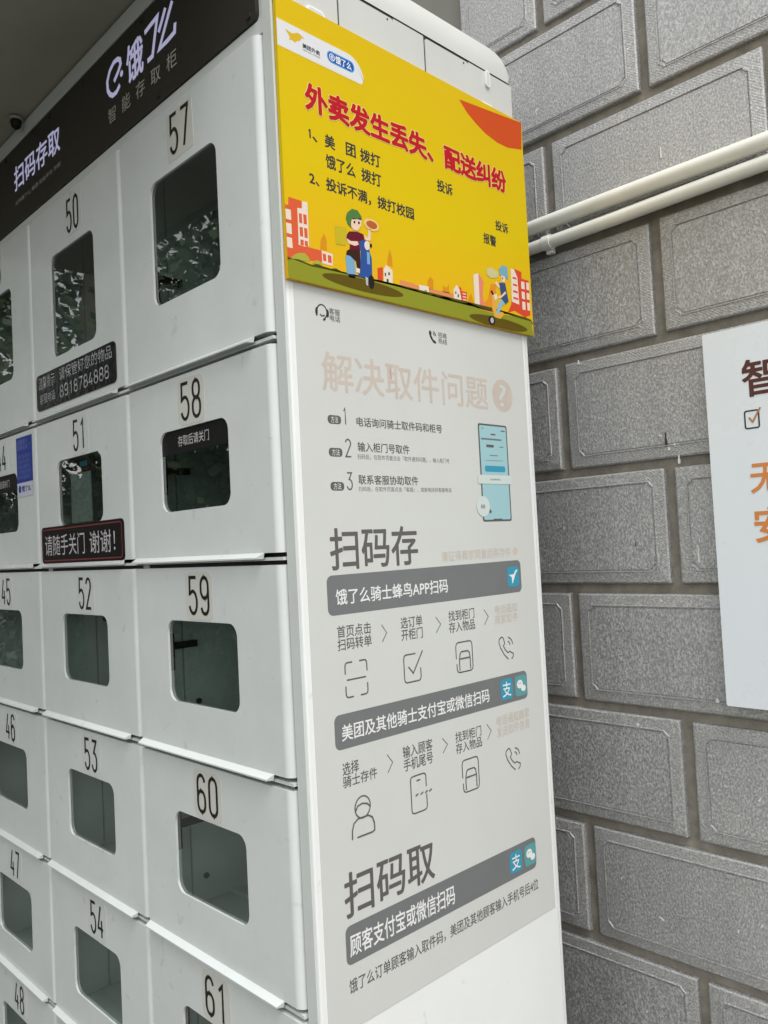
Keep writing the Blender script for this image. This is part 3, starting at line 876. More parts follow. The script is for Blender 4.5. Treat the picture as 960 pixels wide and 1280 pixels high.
# small faded tan lines
ft = MB()
st('请征得商家同意后再存件', [(0.2566,1.4989),(0.4150,1.4846)], 'tanl', 0.01, L1, ft)
p = [(0.4269,1.4921)][0]; ft.poly(ell(p[0], p[1], .0062, .0062, 18), L1, M['tanl'])
st('电话通知\n商家取件', [(0.3676,1.4132),(0.4239,1.3848)], 'tanl', 0.012, L1, ft)
st('电话通知商家\n发送取件信息', [(0.3572,1.2498),(0.4392,1.2188)], 'tanl', 0.012, L1, ft)
ft.build('faded_small_lettering', ps)
# bars
def bar(p, q, body, tp, tq, icons):
    x0, y0, x1, y1 = bb(p, q)
    b_ = MB(); b_.poly(rrect(x0, y0, x1, y1, 0.0085), L1, M['bar'])
    o = b_.build('heading_bar', ps)
    t_ = MB(); text(t_, body, tp, tq, L2, M['whiteink'], 0.014); t_.build('bar_lettering', o)
    cyb = (y0+y1)/2
    for kind, ip, iq in icons:
        a0, _, a1, _ = bb(ip, iq); w = (a1-a0); c0 = (a0+a1)/2
        i_ = MB(); hw = max(w/2, .0145)
        i_.poly(rrect(c0-hw, cyb-.0155, c0+hw, cyb+.0155, .006), L2, M['teal2' if kind == 'chat' else 'teal'])
        if kind == 'bird':
            i_.poly([(c0-.011, cyb+.003), (c0+.001, cyb+.0035), (c0+.006, cyb+.0095), (c0+.012, cyb+.0105), (c0+.006, cyb+.004), (c0-.002, cyb-.010), (c0-.004, cyb-.010), (c0-.004, cyb-.001)], L3, M['whiteink'])
        elif kind == 'pay':
            text(i_, '支', (c0-.010, cyb+.011), (c0+.010, cyb-.011), L3, M['whiteink'], 0.01)
        else:
            i_.poly(ell(c0-.003, cyb+.0025, .0075, .0065, 18), L3, M['whiteink'])
            i_.poly(ell(c0+.005, cyb-.0045, .006, .005, 18), SP(0.0015), M['whiteink'])
            for dx, dy in ((-.0055, .004), (-.0008, .004)):
                i_.poly(ell(c0+dx, cyb+dy, .001, .001, 8), SP(0.0015), M['teal2'])
        i_.build('app_icon', o)
p, q = [(0.0455,1.4781),(0.4395,1.4298)]
bar(*[(0.0448,1.4782),(0.4383,1.4287)], '饿了么骑士蜂鸟APP扫码', *[(0.0583,1.4602),(0.2659,1.4412)], [('bird', *[(0.4042,1.4653),(0.4322,1.4335)])])
bar(*[(0.0461,1.3072),(0.4380,1.2646)], '美团及其他骑士支付宝或微信扫码', *[(0.0574,1.2940),(0.3441,1.2744)], [('pay', *[(0.3730,1.3036),(0.3996,1.2674)]), ('chat', *[(0.4082,1.3035),(0.4358,1.2674)])])
bar(*[(0.0476,1.0534),(0.4356,1.0068)], '顾客支付宝或微信扫码', *[(0.0539,1.0416),(0.2461,1.0159)], [('pay', *[(0.3720,1.0486),(0.3984,1.0086)]), ('chat', *[(0.4078,1.0479),(0.4346,1.0092)])])
# line icons
LW = 0.0020
def icon(kind, p, q, w=LW):
    ic = MB()
    x0, y0, x1, y1 = bb(p, q)
    T = lambda pts: [(x0+a*(x1-x0), y0+b*(y1-y0)) for a, b in pts]
    S_ = lambda pts, c=False, mp=L1: ic.stroke(T(pts), w, mp, M['ink'], c)
    if kind == 'scan':
        for fx in (0, 1):
            for fz in (0, 1):
                f = lambda a, b: ((1-a) if fx else a, (1-b) if fz else b)
                S_([f(0, .33), f(0, .10), f(.02, .04), f(.06, .01), f(.12, 0), f(.34, 0)])
        S_([(.06, .5), (.94, .5)])
    elif kind == 'check':
        S_([(.86, .42)] + [(.86, .12), (.83, .04), (.76, 0), (.10, 0), (.03, .04), (0, .12), (0, .80), (.03, .88), (.10, .92), (.62, .92)])
        S_([(.22, .52), (.46, .28), (1.0, .98)], mp=L2)
    elif kind == 'box':
        S_([(0, .46), (0, .86), (.04, .96), (.14, 1), (.86, 1), (.96, .96), (1, .86), (1, .14), (.96, .04), (.86, 0), (.16, 0), (.06, .04), (.02, .14), (.02, .30)])
        S_([(.18, .06), (.18, .44), (.24, .62), (.32, .68), (.70, .68), (.80, .62), (.84, .44), (.84, .06)], mp=L2)
        S_([(.22, .45), (.80, .45)], mp=L3)
    elif kind == 'phone':
        S_([(.55, .12), (.66, .02), (.78, 0), (.60, .02), (.34, .24), (.12, .54), (.02, .80), (.06, .92), (.22, 1.0), (.32, .94), (.40, .72), (.30, .62), (.40, .46), (.58, .30), (.70, .34), (.94, .22), (.92, .10), (.80, .0)][3:])
        S_(arc(.56, .62, .18, .16, 75, -10, 6)); S_(arc(.56, .62, .36, .32, 78, 0, 8))
    elif kind == 'person':
        S_(arc(.52, .71, .34, .27, 0, 360, 24)[:-1], True)
        S_([(.20, .66), (.30, .77), (.5, .80), (.72, .76), (.84, .67)], mp=L2)
        S_([(0, 0), (.02, .22), (.10, .38), (.28, .46), (.74, .46), (.92, .38), (1, .22), (1, .04), (.90, .01), (.22, .01)], mp=L3)
    elif kind == 'device':
        S_([(.74, .62), (.74, .92), (.70, .98), (.60, 1), (.14, 1), (.04, .98), (0, .92), (0, .08), (.04, .02), (.14, 0), (.60, 0), (.70, .02), (.74, .08), (.74, .42)])
        S_([(.28, .86), (.46, .86)], mp=L2)
        for a in (.2, .44, .66, .86): S_([(a, .46), (a+.13, .50)], mp=L3)
    ic.build('line_icon', ps)
for kind, box in (('scan', [(0.0676,1.3687),(0.1043,1.3258)]), ('check', [(0.1709,1.3677),(0.2077,1.3278)]), ('box', [(0.2761,1.3682),(0.3116,1.3259)]), ('phone', [(0.3732,1.3648),(0.4100,1.3288)]),
                  ('person', [(0.0659,1.2025),(0.1037,1.1532)]), ('device', [(0.1719,1.2041),(0.2117,1.1557)]), ('box', [(0.2759,1.2026),(0.3114,1.1578)]), ('phone', [(0.3747,1.1980),(0.4117,1.1625)])):
    icon(kind, *box)
# headset and handset at the top
ic = MB()
p = [(0.0586,1.8083)][0]
ic.stroke(arc(p[0], p[1], .0080, .0088, -60, 200, 20), .0018, L1, M['inkb'])
ic.stroke(arc(p[0]-.0078, p[1]-.001, .002, .0045, 90, 270, 6), .0026, L2, M['inkb'])
ic.stroke(arc(p[0]+.0078, p[1]-.001, .002, .0045, -90, 90, 6), .0026, L2, M['inkb'])
ic.stroke(arc(p[0], p[1]-.001, .0042, .0045, 210, 330, 8), .0015, L2, M['inkb'])
ic.stroke([(p[0]+.005, p[1]-.008), (p[0]+.0015, p[1]-.0105)], .0028, L2, M['inkb'])
ic.build('headset_icon', ps); ic = MB()
p, q = [(0.2553,1.8140),(0.2707,1.7960)]
x0, y0, x1, y1 = bb(p, q)
T = lambda pts: [(x0+a*(x1-x0), y0+b*(y1-y0)) for a, b in pts]
ic.poly(T([(.05, .95), (.25, 1), (.38, .80), (.30, .66), (.55, .30), (.72, .26), (.98, .12), (.85, 0), (.55, .04), (.2, .35), (.0, .75)]), L1, M['inkb'])
ic.stroke(T(arc(.5, .62, .22, .18, 80, 0, 5)), .0016, L1, M['inkb']); ic.stroke(T(arc(.5, .62, .42, .34, 80, 0, 6)), .0016, L1, M['inkb'])
ic.build('handset_icon', ps)
# printed phone picture
ph = MB()
p, q = [(0.3527,1.6876),(0.4230,1.5392)]
x0, y0, x1, y1 = bb(p, q)
ph.poly(rrect(x0, y0, x1, y1, .004), L1, M['ink'])
ph.poly(rrect(x0+.0028, y0+.0028, x1-.0028, y1-.0028, .003), L2, M['cyan'])
pw_ = x1-x0; pht = y1-y0
U = lambda a, b: (x0+a*pw_, y1-b*pht)
ph.poly(rrect(*bb(U(.16, .49), U(.86, .43)), .003), L3, M['teal'])
for a0, a1, b0, b1, m_ in ((.12, .18, .045, .052, 'ink'), (.78, .92, .055, .066, 'ink'), (.42, .58, .098, .112, 'ink'), (.08, .78, .148, .164, 'bar'), (.25, .5, .213, .24, 'ink'), (.70, .84, .226, .234, 'bar'), (.35, .62, .318, .326, 'bar'), (.2, .8, .372, .376, 'bar'), (.36, .66, .972, .980, 'ink')):
    ph.poly([U(a0, b0), U(a1, b0), U(a1, b1), U(a0, b1)], L3, M[m_])
ph.poly(rrect(*bb(U(-.10, .615), U(1.06, .525)), .002), SP(0.0015), pm('sheet light', 214, 224, 221))
text(ph, '点击客服按钮', U(.30, .560), U(.66, .578), SP(0.0017), M['bar'], 0.0)
p = U(.0, .845); ph.poly(ell(p[0]+.002, p[1], .0155, .0155, 24), SP(0.0015), pm('sheet light', 214, 224, 221))
text(ph, '客服', (p[0]-.004, p[1]+.003), (p[0]+.006, p[1]-.003), SP(0.0017), M['bar'], 0.0)
p = U(.24, .9); ph.poly([(p[0], p[1]+.006), (p[0]+.005, p[1]), (p[0]+.001, p[1]-.003), (p[0]-.002, p[1])], L3, M['ink'])
ph.build('phone_picture', ps)

# ================================================================ YELLOW BOARD
yb_ = thing('notice_board', 'yellow notice board with red headline and cartoon scooter riders, high on the locker side', 'sign', (0.0018, 0.0030, 1.8387))
YP = lambda h: (lambda a, b, d=0: (h+d, a-0.0030, b-1.8387))
mb = MB(); mb.slab([(0.0030, 1.8387), (0.5020, 1.8387), (0.5020, 2.1937), (0.0030, 2.1937)], YP(0.0), YP(0.0050), M['yellow']); o = mb.build('board', yb_)
Y1_, Y2_, Y3_, Y4_, Y5_ = [YP(0.00512+0.00005*k) for k in range(5)]
BX0, BX1, BZ0, BZ1 = 0.0030, 0.5020, 1.8387, 2.1937
ar_ = MB()
def pp(pts, m_, mp): 
    ar_.poly([(min(max(a, BX0+.0003), BX1-.0003), min(max(b, BZ0+.0003), BZ1-.0003)) for a, b in pts], mp, m_)
OR = pm('orange building', 226, 98, 58); WH = pm('pale windows', 240, 225, 210); RD = pm('red building', 226, 78, 50)
DO = pm('orange silhouettes', 224, 150, 26); SA = pm('salmon', 232, 148, 96); DG = pm('dark green', 78, 82, 20); GR = pm('olive grass', 146, 150, 42); SH = pm('brown ground patch', 100, 84, 16); LG = pm('light bush', 176, 178, 70)
# quarter disc
pp([(0.3447,2.1781),(0.3610,2.1639),(0.3799,2.1540),(0.4047,2.1443),(0.4343,2.1390),(0.4611,2.1392),(0.4982,2.1474)] + [(0.502, 2.1937)], pm('orange quarter disc', 214, 82, 30), Y1_)
# skyline
pp([(0.0555,1.8850),(0.0569,1.8972),(0.0629,1.9071),(0.0668,1.8994),(0.0664,1.8857)], DO, Y1_)
pp([(0.1726,1.8886),(0.1742,1.8999),(0.1794,1.9130),(0.1824,1.9017),(0.1827,1.8889)], DO, Y1_)
pp([(0.2502,1.8700),(0.2521,1.8838),(0.2587,1.8898),(0.2640,1.8860),(0.2635,1.8725)], DO, Y1_)
pp([(0.2828,1.8721),(0.2846,1.8841),(0.2877,1.8798),(0.2936,1.8809),(0.2970,1.8874),(0.2979,1.8728)], DO, Y1_)
pp([(-0.0038,1.9293),(0.0082,1.9293),(0.0088,1.9397),(0.0293,1.9399),(0.0287,1.9307),(0.0220,1.9294),(0.0214,1.8834),(0.0582,1.8840),(0.0573,1.8694),(0.0307,1.8664),(0.0059,1.8628),(-0.0076,1.8632)], OR, Y2_)
for w in ([(0.0035,1.9238),(0.0115,1.9242),(0.0118,1.9116),(0.0037,1.9113)], [(0.0035,1.9067),(0.0115,1.9070),(0.0118,1.8939),(0.0037,1.8942)], [(0.0035,1.8892),(0.0115,1.8894),(0.0120,1.8769),(0.0037,1.8767)],
          [(-0.0029,1.9247),(-0.0009,1.9245),(-0.0008,1.9118),(-0.0026,1.9117)], [(-0.0028,1.9057),(-0.0010,1.9056),(-0.0011,1.8939),(-0.0028,1.8938)], [(-0.0030,1.8885),(-0.0014,1.8886),(-0.0014,1.8743),(-0.0034,1.8747)]):
    pp(w, WH, Y3_)
pp([(0.0220,1.9294),(0.0293,1.9301),(0.0299,1.9397),(0.0383,1.9402),(0.0377,1.8853),(0.0306,1.8830),(0.0214,1.8834)], WH, Y3_)
for w in ([(0.0239,1.9232),(0.0285,1.9235),(0.0286,1.9114),(0.0240,1.9113)], [(0.0306,1.9237),(0.0358,1.9238),(0.0359,1.9117),(0.0309,1.9113)], [(0.0240,1.9063),(0.0291,1.9066),(0.0290,1.8946),(0.0241,1.8948)],
          [(0.0310,1.9067),(0.0362,1.9067),(0.0361,1.8947),(0.0311,1.8944)], [(0.0243,1.8907),(0.0294,1.8910),(0.0294,1.8839),(0.0243,1.8837)], [(0.0311,1.8905),(0.0359,1.8908),(0.0359,1.8845),(0.0311,1.8841)]):
    pp(w, OR, Y4_)
pp([(0.0576,1.8838),(0.0757,1.8834),(0.0747,1.8678),(0.0579,1.8678)], WH, Y3_)
for w in ([(0.0591,1.8808),(0.0645,1.8807),(0.0646,1.8717),(0.0594,1.8715)], [(0.0674,1.8805),(0.0733,1.8804),(0.0733,1.8710),(0.0674,1.8710)]): pp(w, OR, Y4_)
pp([(0.1535,1.8811),(0.1641,1.8847),(0.1626,1.8640),(0.1530,1.8640)], RD, Y2_)
pp([(0.1654,1.8817),(0.1706,1.8892),(0.1823,1.8833),(0.1810,1.8647),(0.1645,1.8631)], WH, Y2_)
for a in (800, 815): 
    pass
for w in ([(0.1671,1.8775),(0.1696,1.8775),(0.1692,1.8730),(0.1667,1.8729)], [(0.1737,1.8797),(0.1768,1.8798),(0.1765,1.8757),(0.1734,1.8757)], [(0.1700,1.8699),(0.1738,1.8697),(0.1733,1.8633),(0.1695,1.8629)]): pp(w, DG, Y3_)
pp([(0.1957,1.8730),(0.2166,1.8733),(0.2331,1.8716),(0.2545,1.8718),(0.3062,1.8743),(0.3063,1.8645),(0.1947,1.8599)], SA, Y1_)
pp([(0.2332,1.8735),(0.2533,1.8744),(0.2540,1.8654),(0.2342,1.8643)], WH, Y2_)
pp([(0.2423,1.8638),(0.2449,1.8687),(0.2487,1.8690),(0.2495,1.8646)], LG, Y3_)
pp([(0.3076,1.8805),(0.3148,1.8888),(0.3218,1.8821),(0.3247,1.8627),(0.3070,1.8656)], WH, Y2_)
pp([(0.3198,1.8867),(0.3251,1.8861),(0.3253,1.8814),(0.3378,1.8816),(0.3356,1.8659),(0.3249,1.8657)], RD, Y3_)
for w in ([(0.3107,1.8781),(0.3134,1.8782),(0.3131,1.8746),(0.3104,1.8745)], [(0.3158,1.8751),(0.3188,1.8750),(0.3184,1.8706),(0.3154,1.8704)]): pp(w, DG, Y3_)
for zz_ in (400, 422, 443):
    pass
for w in ([(0.3275,1.8788),(0.3354,1.8788),(0.3353,1.8771),(0.3274,1.8771)], [(0.3271,1.8741),(0.3350,1.8741),(0.3349,1.8725),(0.3270,1.8725)], [(0.3274,1.8699),(0.3347,1.8698),(0.3345,1.8682),(0.3272,1.8683)]): pp(w, WH, Y4_)
pp([(0.3350,1.8594),(0.3426,1.8768),(0.3477,1.8818),(0.3513,1.8703),(0.3538,1.8626)], DO, Y1_)
pp([(0.3549,1.9115),(0.3673,1.9164),(0.3664,1.8637),(0.3549,1.8678)], WH, Y2_)
pp([(0.3676,1.9165),(0.3788,1.9059),(0.3745,1.8825),(0.3821,1.8601),(0.3667,1.8627)], pm('pink building', 236, 140, 110), Y2_)
pp([(0.3662,1.8606),(0.3871,1.8806),(0.3958,1.9050),(0.4092,1.9075),(0.4044,1.8544),(0.3719,1.8533)], pm('amber tree', 238, 150, 40), Y1_)
pp([(0.4583,1.9415),(0.4776,1.9399),(0.4772,1.9289),(0.4964,1.9293),(0.4955,1.8721),(0.4812,1.8666),(0.4536,1.8729),(0.4358,1.8668),(0.4458,1.8823)], RD, Y2_)
pp([(0.4495,1.9397),(0.4582,1.9404),(0.4659,1.9289),(0.4670,1.8848),(0.4479,1.8865)], WH, Y3_)
for w in ([(0.4754,1.9242),(0.4840,1.9248),(0.4842,1.9124),(0.4749,1.9124)], [(0.4752,1.9079),(0.4834,1.9079),(0.4834,1.8959),(0.4752,1.8962)], [(0.4751,1.8916),(0.4837,1.8915),(0.4831,1.8784),(0.4753,1.8786)],
          [(0.4891,1.9251),(0.4964,1.9256),(0.4959,1.9132),(0.4890,1.9130)], [(0.4885,1.9079),(0.4961,1.9079),(0.4958,1.8974),(0.4885,1.8970)], [(0.4884,1.8921),(0.4960,1.8921),(0.4955,1.8793),(0.4886,1.8795)]): pp(w, WH, Y3_)
for w in ([(0.4532,1.9275),(0.4630,1.9277),(0.4634,1.9248),(0.4532,1.9243)], [(0.4528,1.9167),(0.4640,1.9167),(0.4644,1.9135),(0.4529,1.9135)], [(0.4525,1.9059),(0.4644,1.9057),(0.4648,1.9023),(0.4526,1.9027)], [(0.4522,1.8952),(0.4648,1.8948),(0.4652,1.8916),(0.4522,1.8919)]): pp(w, RD, Y4_)
pp([(0.0080,1.8633),(0.0134,1.8693),(0.0207,1.8729),(0.0301,1.8749),(0.0362,1.8708),(0.0390,1.8656)], LG, Y4_)
pp([(0.0410,1.8643),(0.0477,1.8699),(0.0541,1.8696),(0.0582,1.8662)], LG, Y4_)
# hedge line and grass (left to right)
hedge = [(-0.0076,1.8697),(-0.0027,1.8683),(0.0021,1.8653),(0.0100,1.8637),(0.0203,1.8650),(0.0326,1.8634),(0.0409,1.8626),(0.0496,1.8653),(0.0602,1.8641),(0.0711,1.8637),(0.0801,1.8660),(0.0889,1.8638),(0.0980,1.8639)]
hedge2 = [(0.1874,1.8659),(0.2107,1.8643),(0.2267,1.8654),(0.2346,1.8634),(0.2456,1.8644),(0.2565,1.8626),(0.2637,1.8652),(0.2721,1.8634),(0.2822,1.8652),(0.2938,1.8662),(0.3024,1.8638),(0.3172,1.8634),(0.3323,1.8640),(0.3418,1.8670),(0.3540,1.8646),(0.3664,1.8637),(0.3919,1.8617),(0.4185,1.8633),(0.4358,1.8668),(0.4495,1.8669),(0.4670,1.8665),(0.4812,1.8666),(0.4963,1.8650)]
zline = hedge + hedge2
grass_top = [(-0.0081,1.8612),(0.0120,1.8633),(0.0408,1.8601),(0.0622,1.8611),(0.0978,1.8616)] + [(0.1923,1.8628),(0.2265,1.8623),(0.2649,1.8621),(0.3111,1.8614),(0.3506,1.8621),(0.3918,1.8596),(0.4388,1.8630),(0.4960,1.8619)]
pp(zline + [(0.502, grass_top[-1][1]-.004), (0.4, 1.868), (0.2, 1.866), (0.003, grass_top[0][1]-.004)], DG, Y4_)
ar2 = ar_
pp(grass_top + [(0.502, 1.8387), (0.003, 1.8387)], GR, Y5_)
Y6_, Y7_, Y8_, Y9_, Y10_ = [YP(0.00537+0.00005*k) for k in range(5)]
p, q = [(0.0563,1.8528),(0.2006,1.8526)]
pp(ell((p[0]+q[0])/2, (p[1]+q[1])/2, (q[0]-p[0])/2, .0085, 32), SH, Y6_)
p, q = [(0.3400,1.8466),(0.4850,1.8463)]
pp(ell((p[0]+q[0])/2, (p[1]+q[1])/2, (q[0]-p[0])/2, .0085, 32), SH, Y6_)
ar_.build('printed_skyline', yb_)
# riders
ar_ = MB()
SK = pm('skin', 244, 212, 186); MR = pm('maroon', 108, 22, 42); BL = pm('scooter blue', 50, 86, 158); BK = pm('print black', 34, 32, 34); LB = pm('pale blue', 126, 176, 208)
def el6(cx, cy, rx, ry): return [(cx, cy), (cx+rx, cy), (cx, cy+ry)]
def pe(tri, m_, mp):
    c, a, b = tri
    ux, uz = a[0]-c[0], a[1]-c[1]; vx, vz = b[0]-c[0], b[1]-c[1]
    pp([(c[0]+math.cos(t)*ux+math.sin(t)*vx, c[1]+math.cos(t)*uz+math.sin(t)*vz) for t in [2*math.pi*k/20 for k in range(20)]], m_, mp)
pp([(0.0815,1.9217),(0.1019,1.9234),(0.0985,1.8993),(0.0821,1.8977)], pm('delivery box', 206, 184, 40), Y6_)
pp([(0.0971,1.8854),(0.1042,1.8890),(0.1130,1.8818),(0.1137,1.8644),(0.0984,1.8627)], LB, Y7_)
pp([(0.0984,1.8640),(0.1141,1.8641),(0.1119,1.8591),(0.1022,1.8586)], BK, Y6_)
pp([(0.1219,1.9101),(0.1317,1.9150),(0.1399,1.9124),(0.1403,1.9017),(0.1438,1.8917),(0.1432,1.8666),(0.1305,1.8632),(0.1164,1.8628),(0.1216,1.8712),(0.1246,1.8983)], BL, Y7_)
pp([(0.1047,1.8958),(0.1234,1.8981),(0.1223,1.8713),(0.1168,1.8699),(0.1153,1.8822),(0.1052,1.8871),(0.0984,1.8874),(0.0999,1.8930)], pm('dark trousers', 62, 34, 30), Y8_)
pp([(0.1152,1.8738),(0.1218,1.8733),(0.1204,1.8674),(0.1144,1.8680)], WH, Y9_)
pp([(0.1058,1.9196),(0.1204,1.9225),(0.1309,1.9214),(0.1321,1.9142),(0.1219,1.9101),(0.1239,1.8982),(0.1047,1.8958),(0.1067,1.9064),(0.0998,1.9090),(0.1018,1.9152)], MR, Y9_)
pp([(0.0998,1.9095),(0.1077,1.9073),(0.1195,1.9096),(0.1216,1.9056),(0.1144,1.9024),(0.1029,1.9032)], SK, Y10_)
pp([(0.1311,1.9207),(0.1386,1.9184),(0.1404,1.9304),(0.1443,1.9313),(0.1437,1.9157),(0.1345,1.9144)], SK, Y8_)
pe([(0.1464,1.9376),(0.1604,1.9373),(0.1459,1.9295)], pm('pizza crust', 240, 206, 130), Y8_)
pe([(0.1470,1.9379),(0.1570,1.9378),(0.1466,1.9326)], pm('pizza top', 190, 100, 50), Y9_)
pp([(0.1098,1.9381),(0.1288,1.9423),(0.1271,1.9317),(0.1209,1.9237),(0.1134,1.9232),(0.1095,1.9275)], SK, Y9_)
pp([(0.1009,1.9360),(0.1037,1.9437),(0.1125,1.9510),(0.1223,1.9513),(0.1281,1.9457),(0.1297,1.9414),(0.1216,1.9409),(0.1121,1.9385),(0.1099,1.9329),(0.1094,1.9252),(0.1036,1.9291)], pm('green helmet', 82, 128, 66), Y10_)
YA, YB = YP(0.00562), YP(0.00567)
for tri in ([(0.1158,1.9341),(0.1174,1.9342),(0.1156,1.9322)], [(0.1236,1.9350),(0.1252,1.9350),(0.1234,1.9330)]): pe(tri, BK, YA)
pp([(0.1146,1.9275),(0.1188,1.9267),(0.1226,1.9284),(0.1196,1.9248),(0.1163,1.9247)], WH, YA)
pp([(0.1116,1.9384),(0.1283,1.9418),(0.1281,1.9396),(0.1215,1.9394),(0.1129,1.9370)], BK, YA)
pe([(0.1364,1.9077),(0.1412,1.9077),(0.1360,1.9015)], WH, Y8_)
pe([(0.1435,1.9092),(0.1457,1.9092),(0.1433,1.9063)], BK, Y9_)
pp([(0.1354,1.8992),(0.1406,1.8991),(0.1400,1.8829),(0.1350,1.8828)], LB, Y8_)
pp([(0.1306,1.8650),(0.1354,1.8641),(0.1346,1.8533),(0.1311,1.8545)], pm('fork grey', 190, 190, 190), Y9_)
pe([(0.1411,1.8597),(0.1466,1.8597),(0.1404,1.8503)], BK, Y8_)
ar_.build('printed_rider', yb_)
# second rider
ar_ = MB()
pp([(0.3932,1.8941),(0.4013,1.8924),(0.4078,1.8842),(0.4057,1.8619),(0.4221,1.8656),(0.4258,1.8620),(0.4149,1.8535),(0.4011,1.8545),(0.3962,1.8655),(0.3964,1.8822)], pm('scooter amber', 236, 176, 70), Y7_)
pp([(0.4241,1.8870),(0.4321,1.8821),(0.4201,1.8737),(0.4115,1.8597),(0.4050,1.8612),(0.4126,1.8787)], pm('pale jeans', 150, 190, 206), Y8_)
pp([(0.4169,1.9110),(0.4325,1.9129),(0.4388,1.8849),(0.4301,1.8792),(0.4206,1.8864),(0.4196,1.8968)], pm('navy shirt', 62, 84, 124), Y9_)
pp([(0.4097,1.9128),(0.4183,1.9050),(0.4160,1.9016),(0.4065,1.9070)], SK, Y10_)
pp([(0.4313,1.9000),(0.4338,1.8972),(0.4208,1.8881),(0.4111,1.8848),(0.4114,1.8873),(0.4211,1.8918)], SK, Y10_)
pp([(0.4224,1.9243),(0.4337,1.9252),(0.4320,1.9139),(0.4232,1.9139)], SK, Y9_)
pp([(0.4182,1.9334),(0.4283,1.9408),(0.4405,1.9403),(0.4407,1.9198),(0.4322,1.9235),(0.4200,1.9239)], pm('blue helmet', 124, 178, 198), Y10_)
pp([(0.3861,1.9270),(0.3982,1.9315),(0.4164,1.9278),(0.4142,1.9185),(0.3967,1.9143),(0.3872,1.9179)], pm('raised hat', 214, 204, 148), Y8_)
pp([(0.3935,1.8933),(0.3983,1.8958),(0.4023,1.8899),(0.3982,1.8879)], BK, Y8_)
pp([(0.4010,1.8892),(0.4091,1.8917),(0.4105,1.8847),(0.4042,1.8810)], WH, Y8_)
pe([(0.3933,1.8479),(0.4018,1.8479),(0.3927,1.8409)], BK, Y8_)
pe([(0.3940,1.8480),(0.3982,1.8480),(0.3936,1.8436)], pm('fork grey', 190, 190, 190), Y9_)
for tri in ([(0.4257,1.9195),(0.4271,1.9195),(0.4256,1.9182)],): pe(tri, BK, YA)
ar_.build('printed_rider', yb_)
# logo band
lg = MB()
p, q = [(-0.0035,2.1615),(0.1430,2.1337)]
pz = [(-0.0035,2.1615),(0.1211,2.1591),(-0.0042,2.1261),(0.1361,2.1284),(0.1456,2.1401)]
zt_ = (pz[0][1]+pz[1][1])/2; zb_ = (pz[2][1]+pz[3][1])/2; xr_ = pz[4][0]
hgt = zt_-zb_
def band(i): 
    return [(BX0+.0004, zb_-i), (xr_-.004, zb_-i), (xr_+i, zb_+.006)] + arc(xr_-.028, zt_-.028, .028+i, .028+i, 0, 90, 10) + [(BX0+.0004, zt_+i)]
lg.poly(band(.0012), Y1_, pm('cream edge', 240, 214, 120))
lg.poly(band(0), Y2_, pm('logo white', 232, 232, 236))
KY = pm('emblem yellow', 226, 186, 40)
lg.poly([(0.0161,2.1518),(0.0253,2.1503),(0.0289,2.1509),(0.0350,2.1542),(0.0396,2.1544),(0.0423,2.1521),(0.0412,2.1485),(0.0383,2.1450),(0.0336,2.1427),(0.0308,2.1395),(0.0283,2.1409),(0.0244,2.1409),(0.0215,2.1395),(0.0230,2.1432),(0.0215,2.1458)], Y3_, KY)
lg.poly([(0.0421,2.1531),(0.0466,2.1507),(0.0419,2.1501)], Y3_, KY)
text(lg, '美团外卖', (.0428, 2.1444), (.0706, 2.1384), Y3_, M['inkb'], 0.03)
text(lg, 'MEITUAN WAIMAI', (.0428, 2.1370), (.0706, 2.1347), Y3_, M['inkb'], 0.0)
p, q = (.0841, 2.1507), (.1286, 2.1382)
cyp = (p[1]+q[1])/2; hh = .0064
lg.poly(rrect(p[0]-.0015, cyp-hh-.0015, q[0]+.0015, cyp+hh+.0015, hh+.001), Y3_, pm('pill rim', 110, 170, 226))
lg.poly(rrect(p[0], cyp-hh, q[0], cyp+hh, hh-.0004), Y4_, pm('pill blue', 16, 96, 180))
lg.stroke(arc(p[0]+.0070, cyp, .0044, .0044, 0, 360, 20)[:-1], .0011, Y5_, M['whiteink'], True)
text(lg, 'e', (p[0]+.0048, cyp+.0025), (p[0]+.0092, cyp-.0025), Y5_, M['whiteink'], 0.02)
text(lg, '饿了么', (p[0]+.0130, cyp+.0048), (q[0]-.004, cyp-.0048), Y5_, M['whiteink'], 0.03)
lg.build('logo_band', yb_)
# headline and lines
hl = MB()
p, q = (.0436, 2.0950), (.4490, 2.0610)
text(hl, '外卖发生丢失、配送纠纷', p, q, Y1_, pm('cream edge', 250, 226, 140), 0.072, 0.97, ring=14)
text(hl, '外卖发生丢失、配送纠纷', p, q, YP(0.0054), pm('headline red', 196, 22, 40), 0.038, 0.97, ring=10)
hl.build('headline', yb_)
ln = MB()
for body, y0, y1, z1, z0 in (('、', .0520, .0590, 2.0280, 2.0225), ('美', .0721, .0884, 2.0384, 2.0212), ('团', .1078, .1242, 2.0384, 2.0216), ('拨打', .1330, .1692, 2.0384, 2.0210),
                     ('饿了么', .0721, .1222, 2.0120, 1.9945), ('拨打', .1335, .1690, 2.0120, 1.9945), ('投诉', .2836, .3170, 2.0388, 2.0214),
                     ('2、', .0438, .0590, 1.9790, 1.9660), ('投诉不满，拨打校园', .0708, .2304, 1.9815, 1.9645), ('投诉', .4167, .4485, 2.0108, 1.9950), ('报警', .3847, .4155, 1.9832, 1.9672)):
    text(ln, body, (y0, z1), (y1, z0), Y1_, M['inkb'], 0.024)
digits(ln, '1', (.0440, 2.0362), (.0510, 2.0235), Y1_, M['inkb'], 0.20)
ln.build('lettering', yb_)

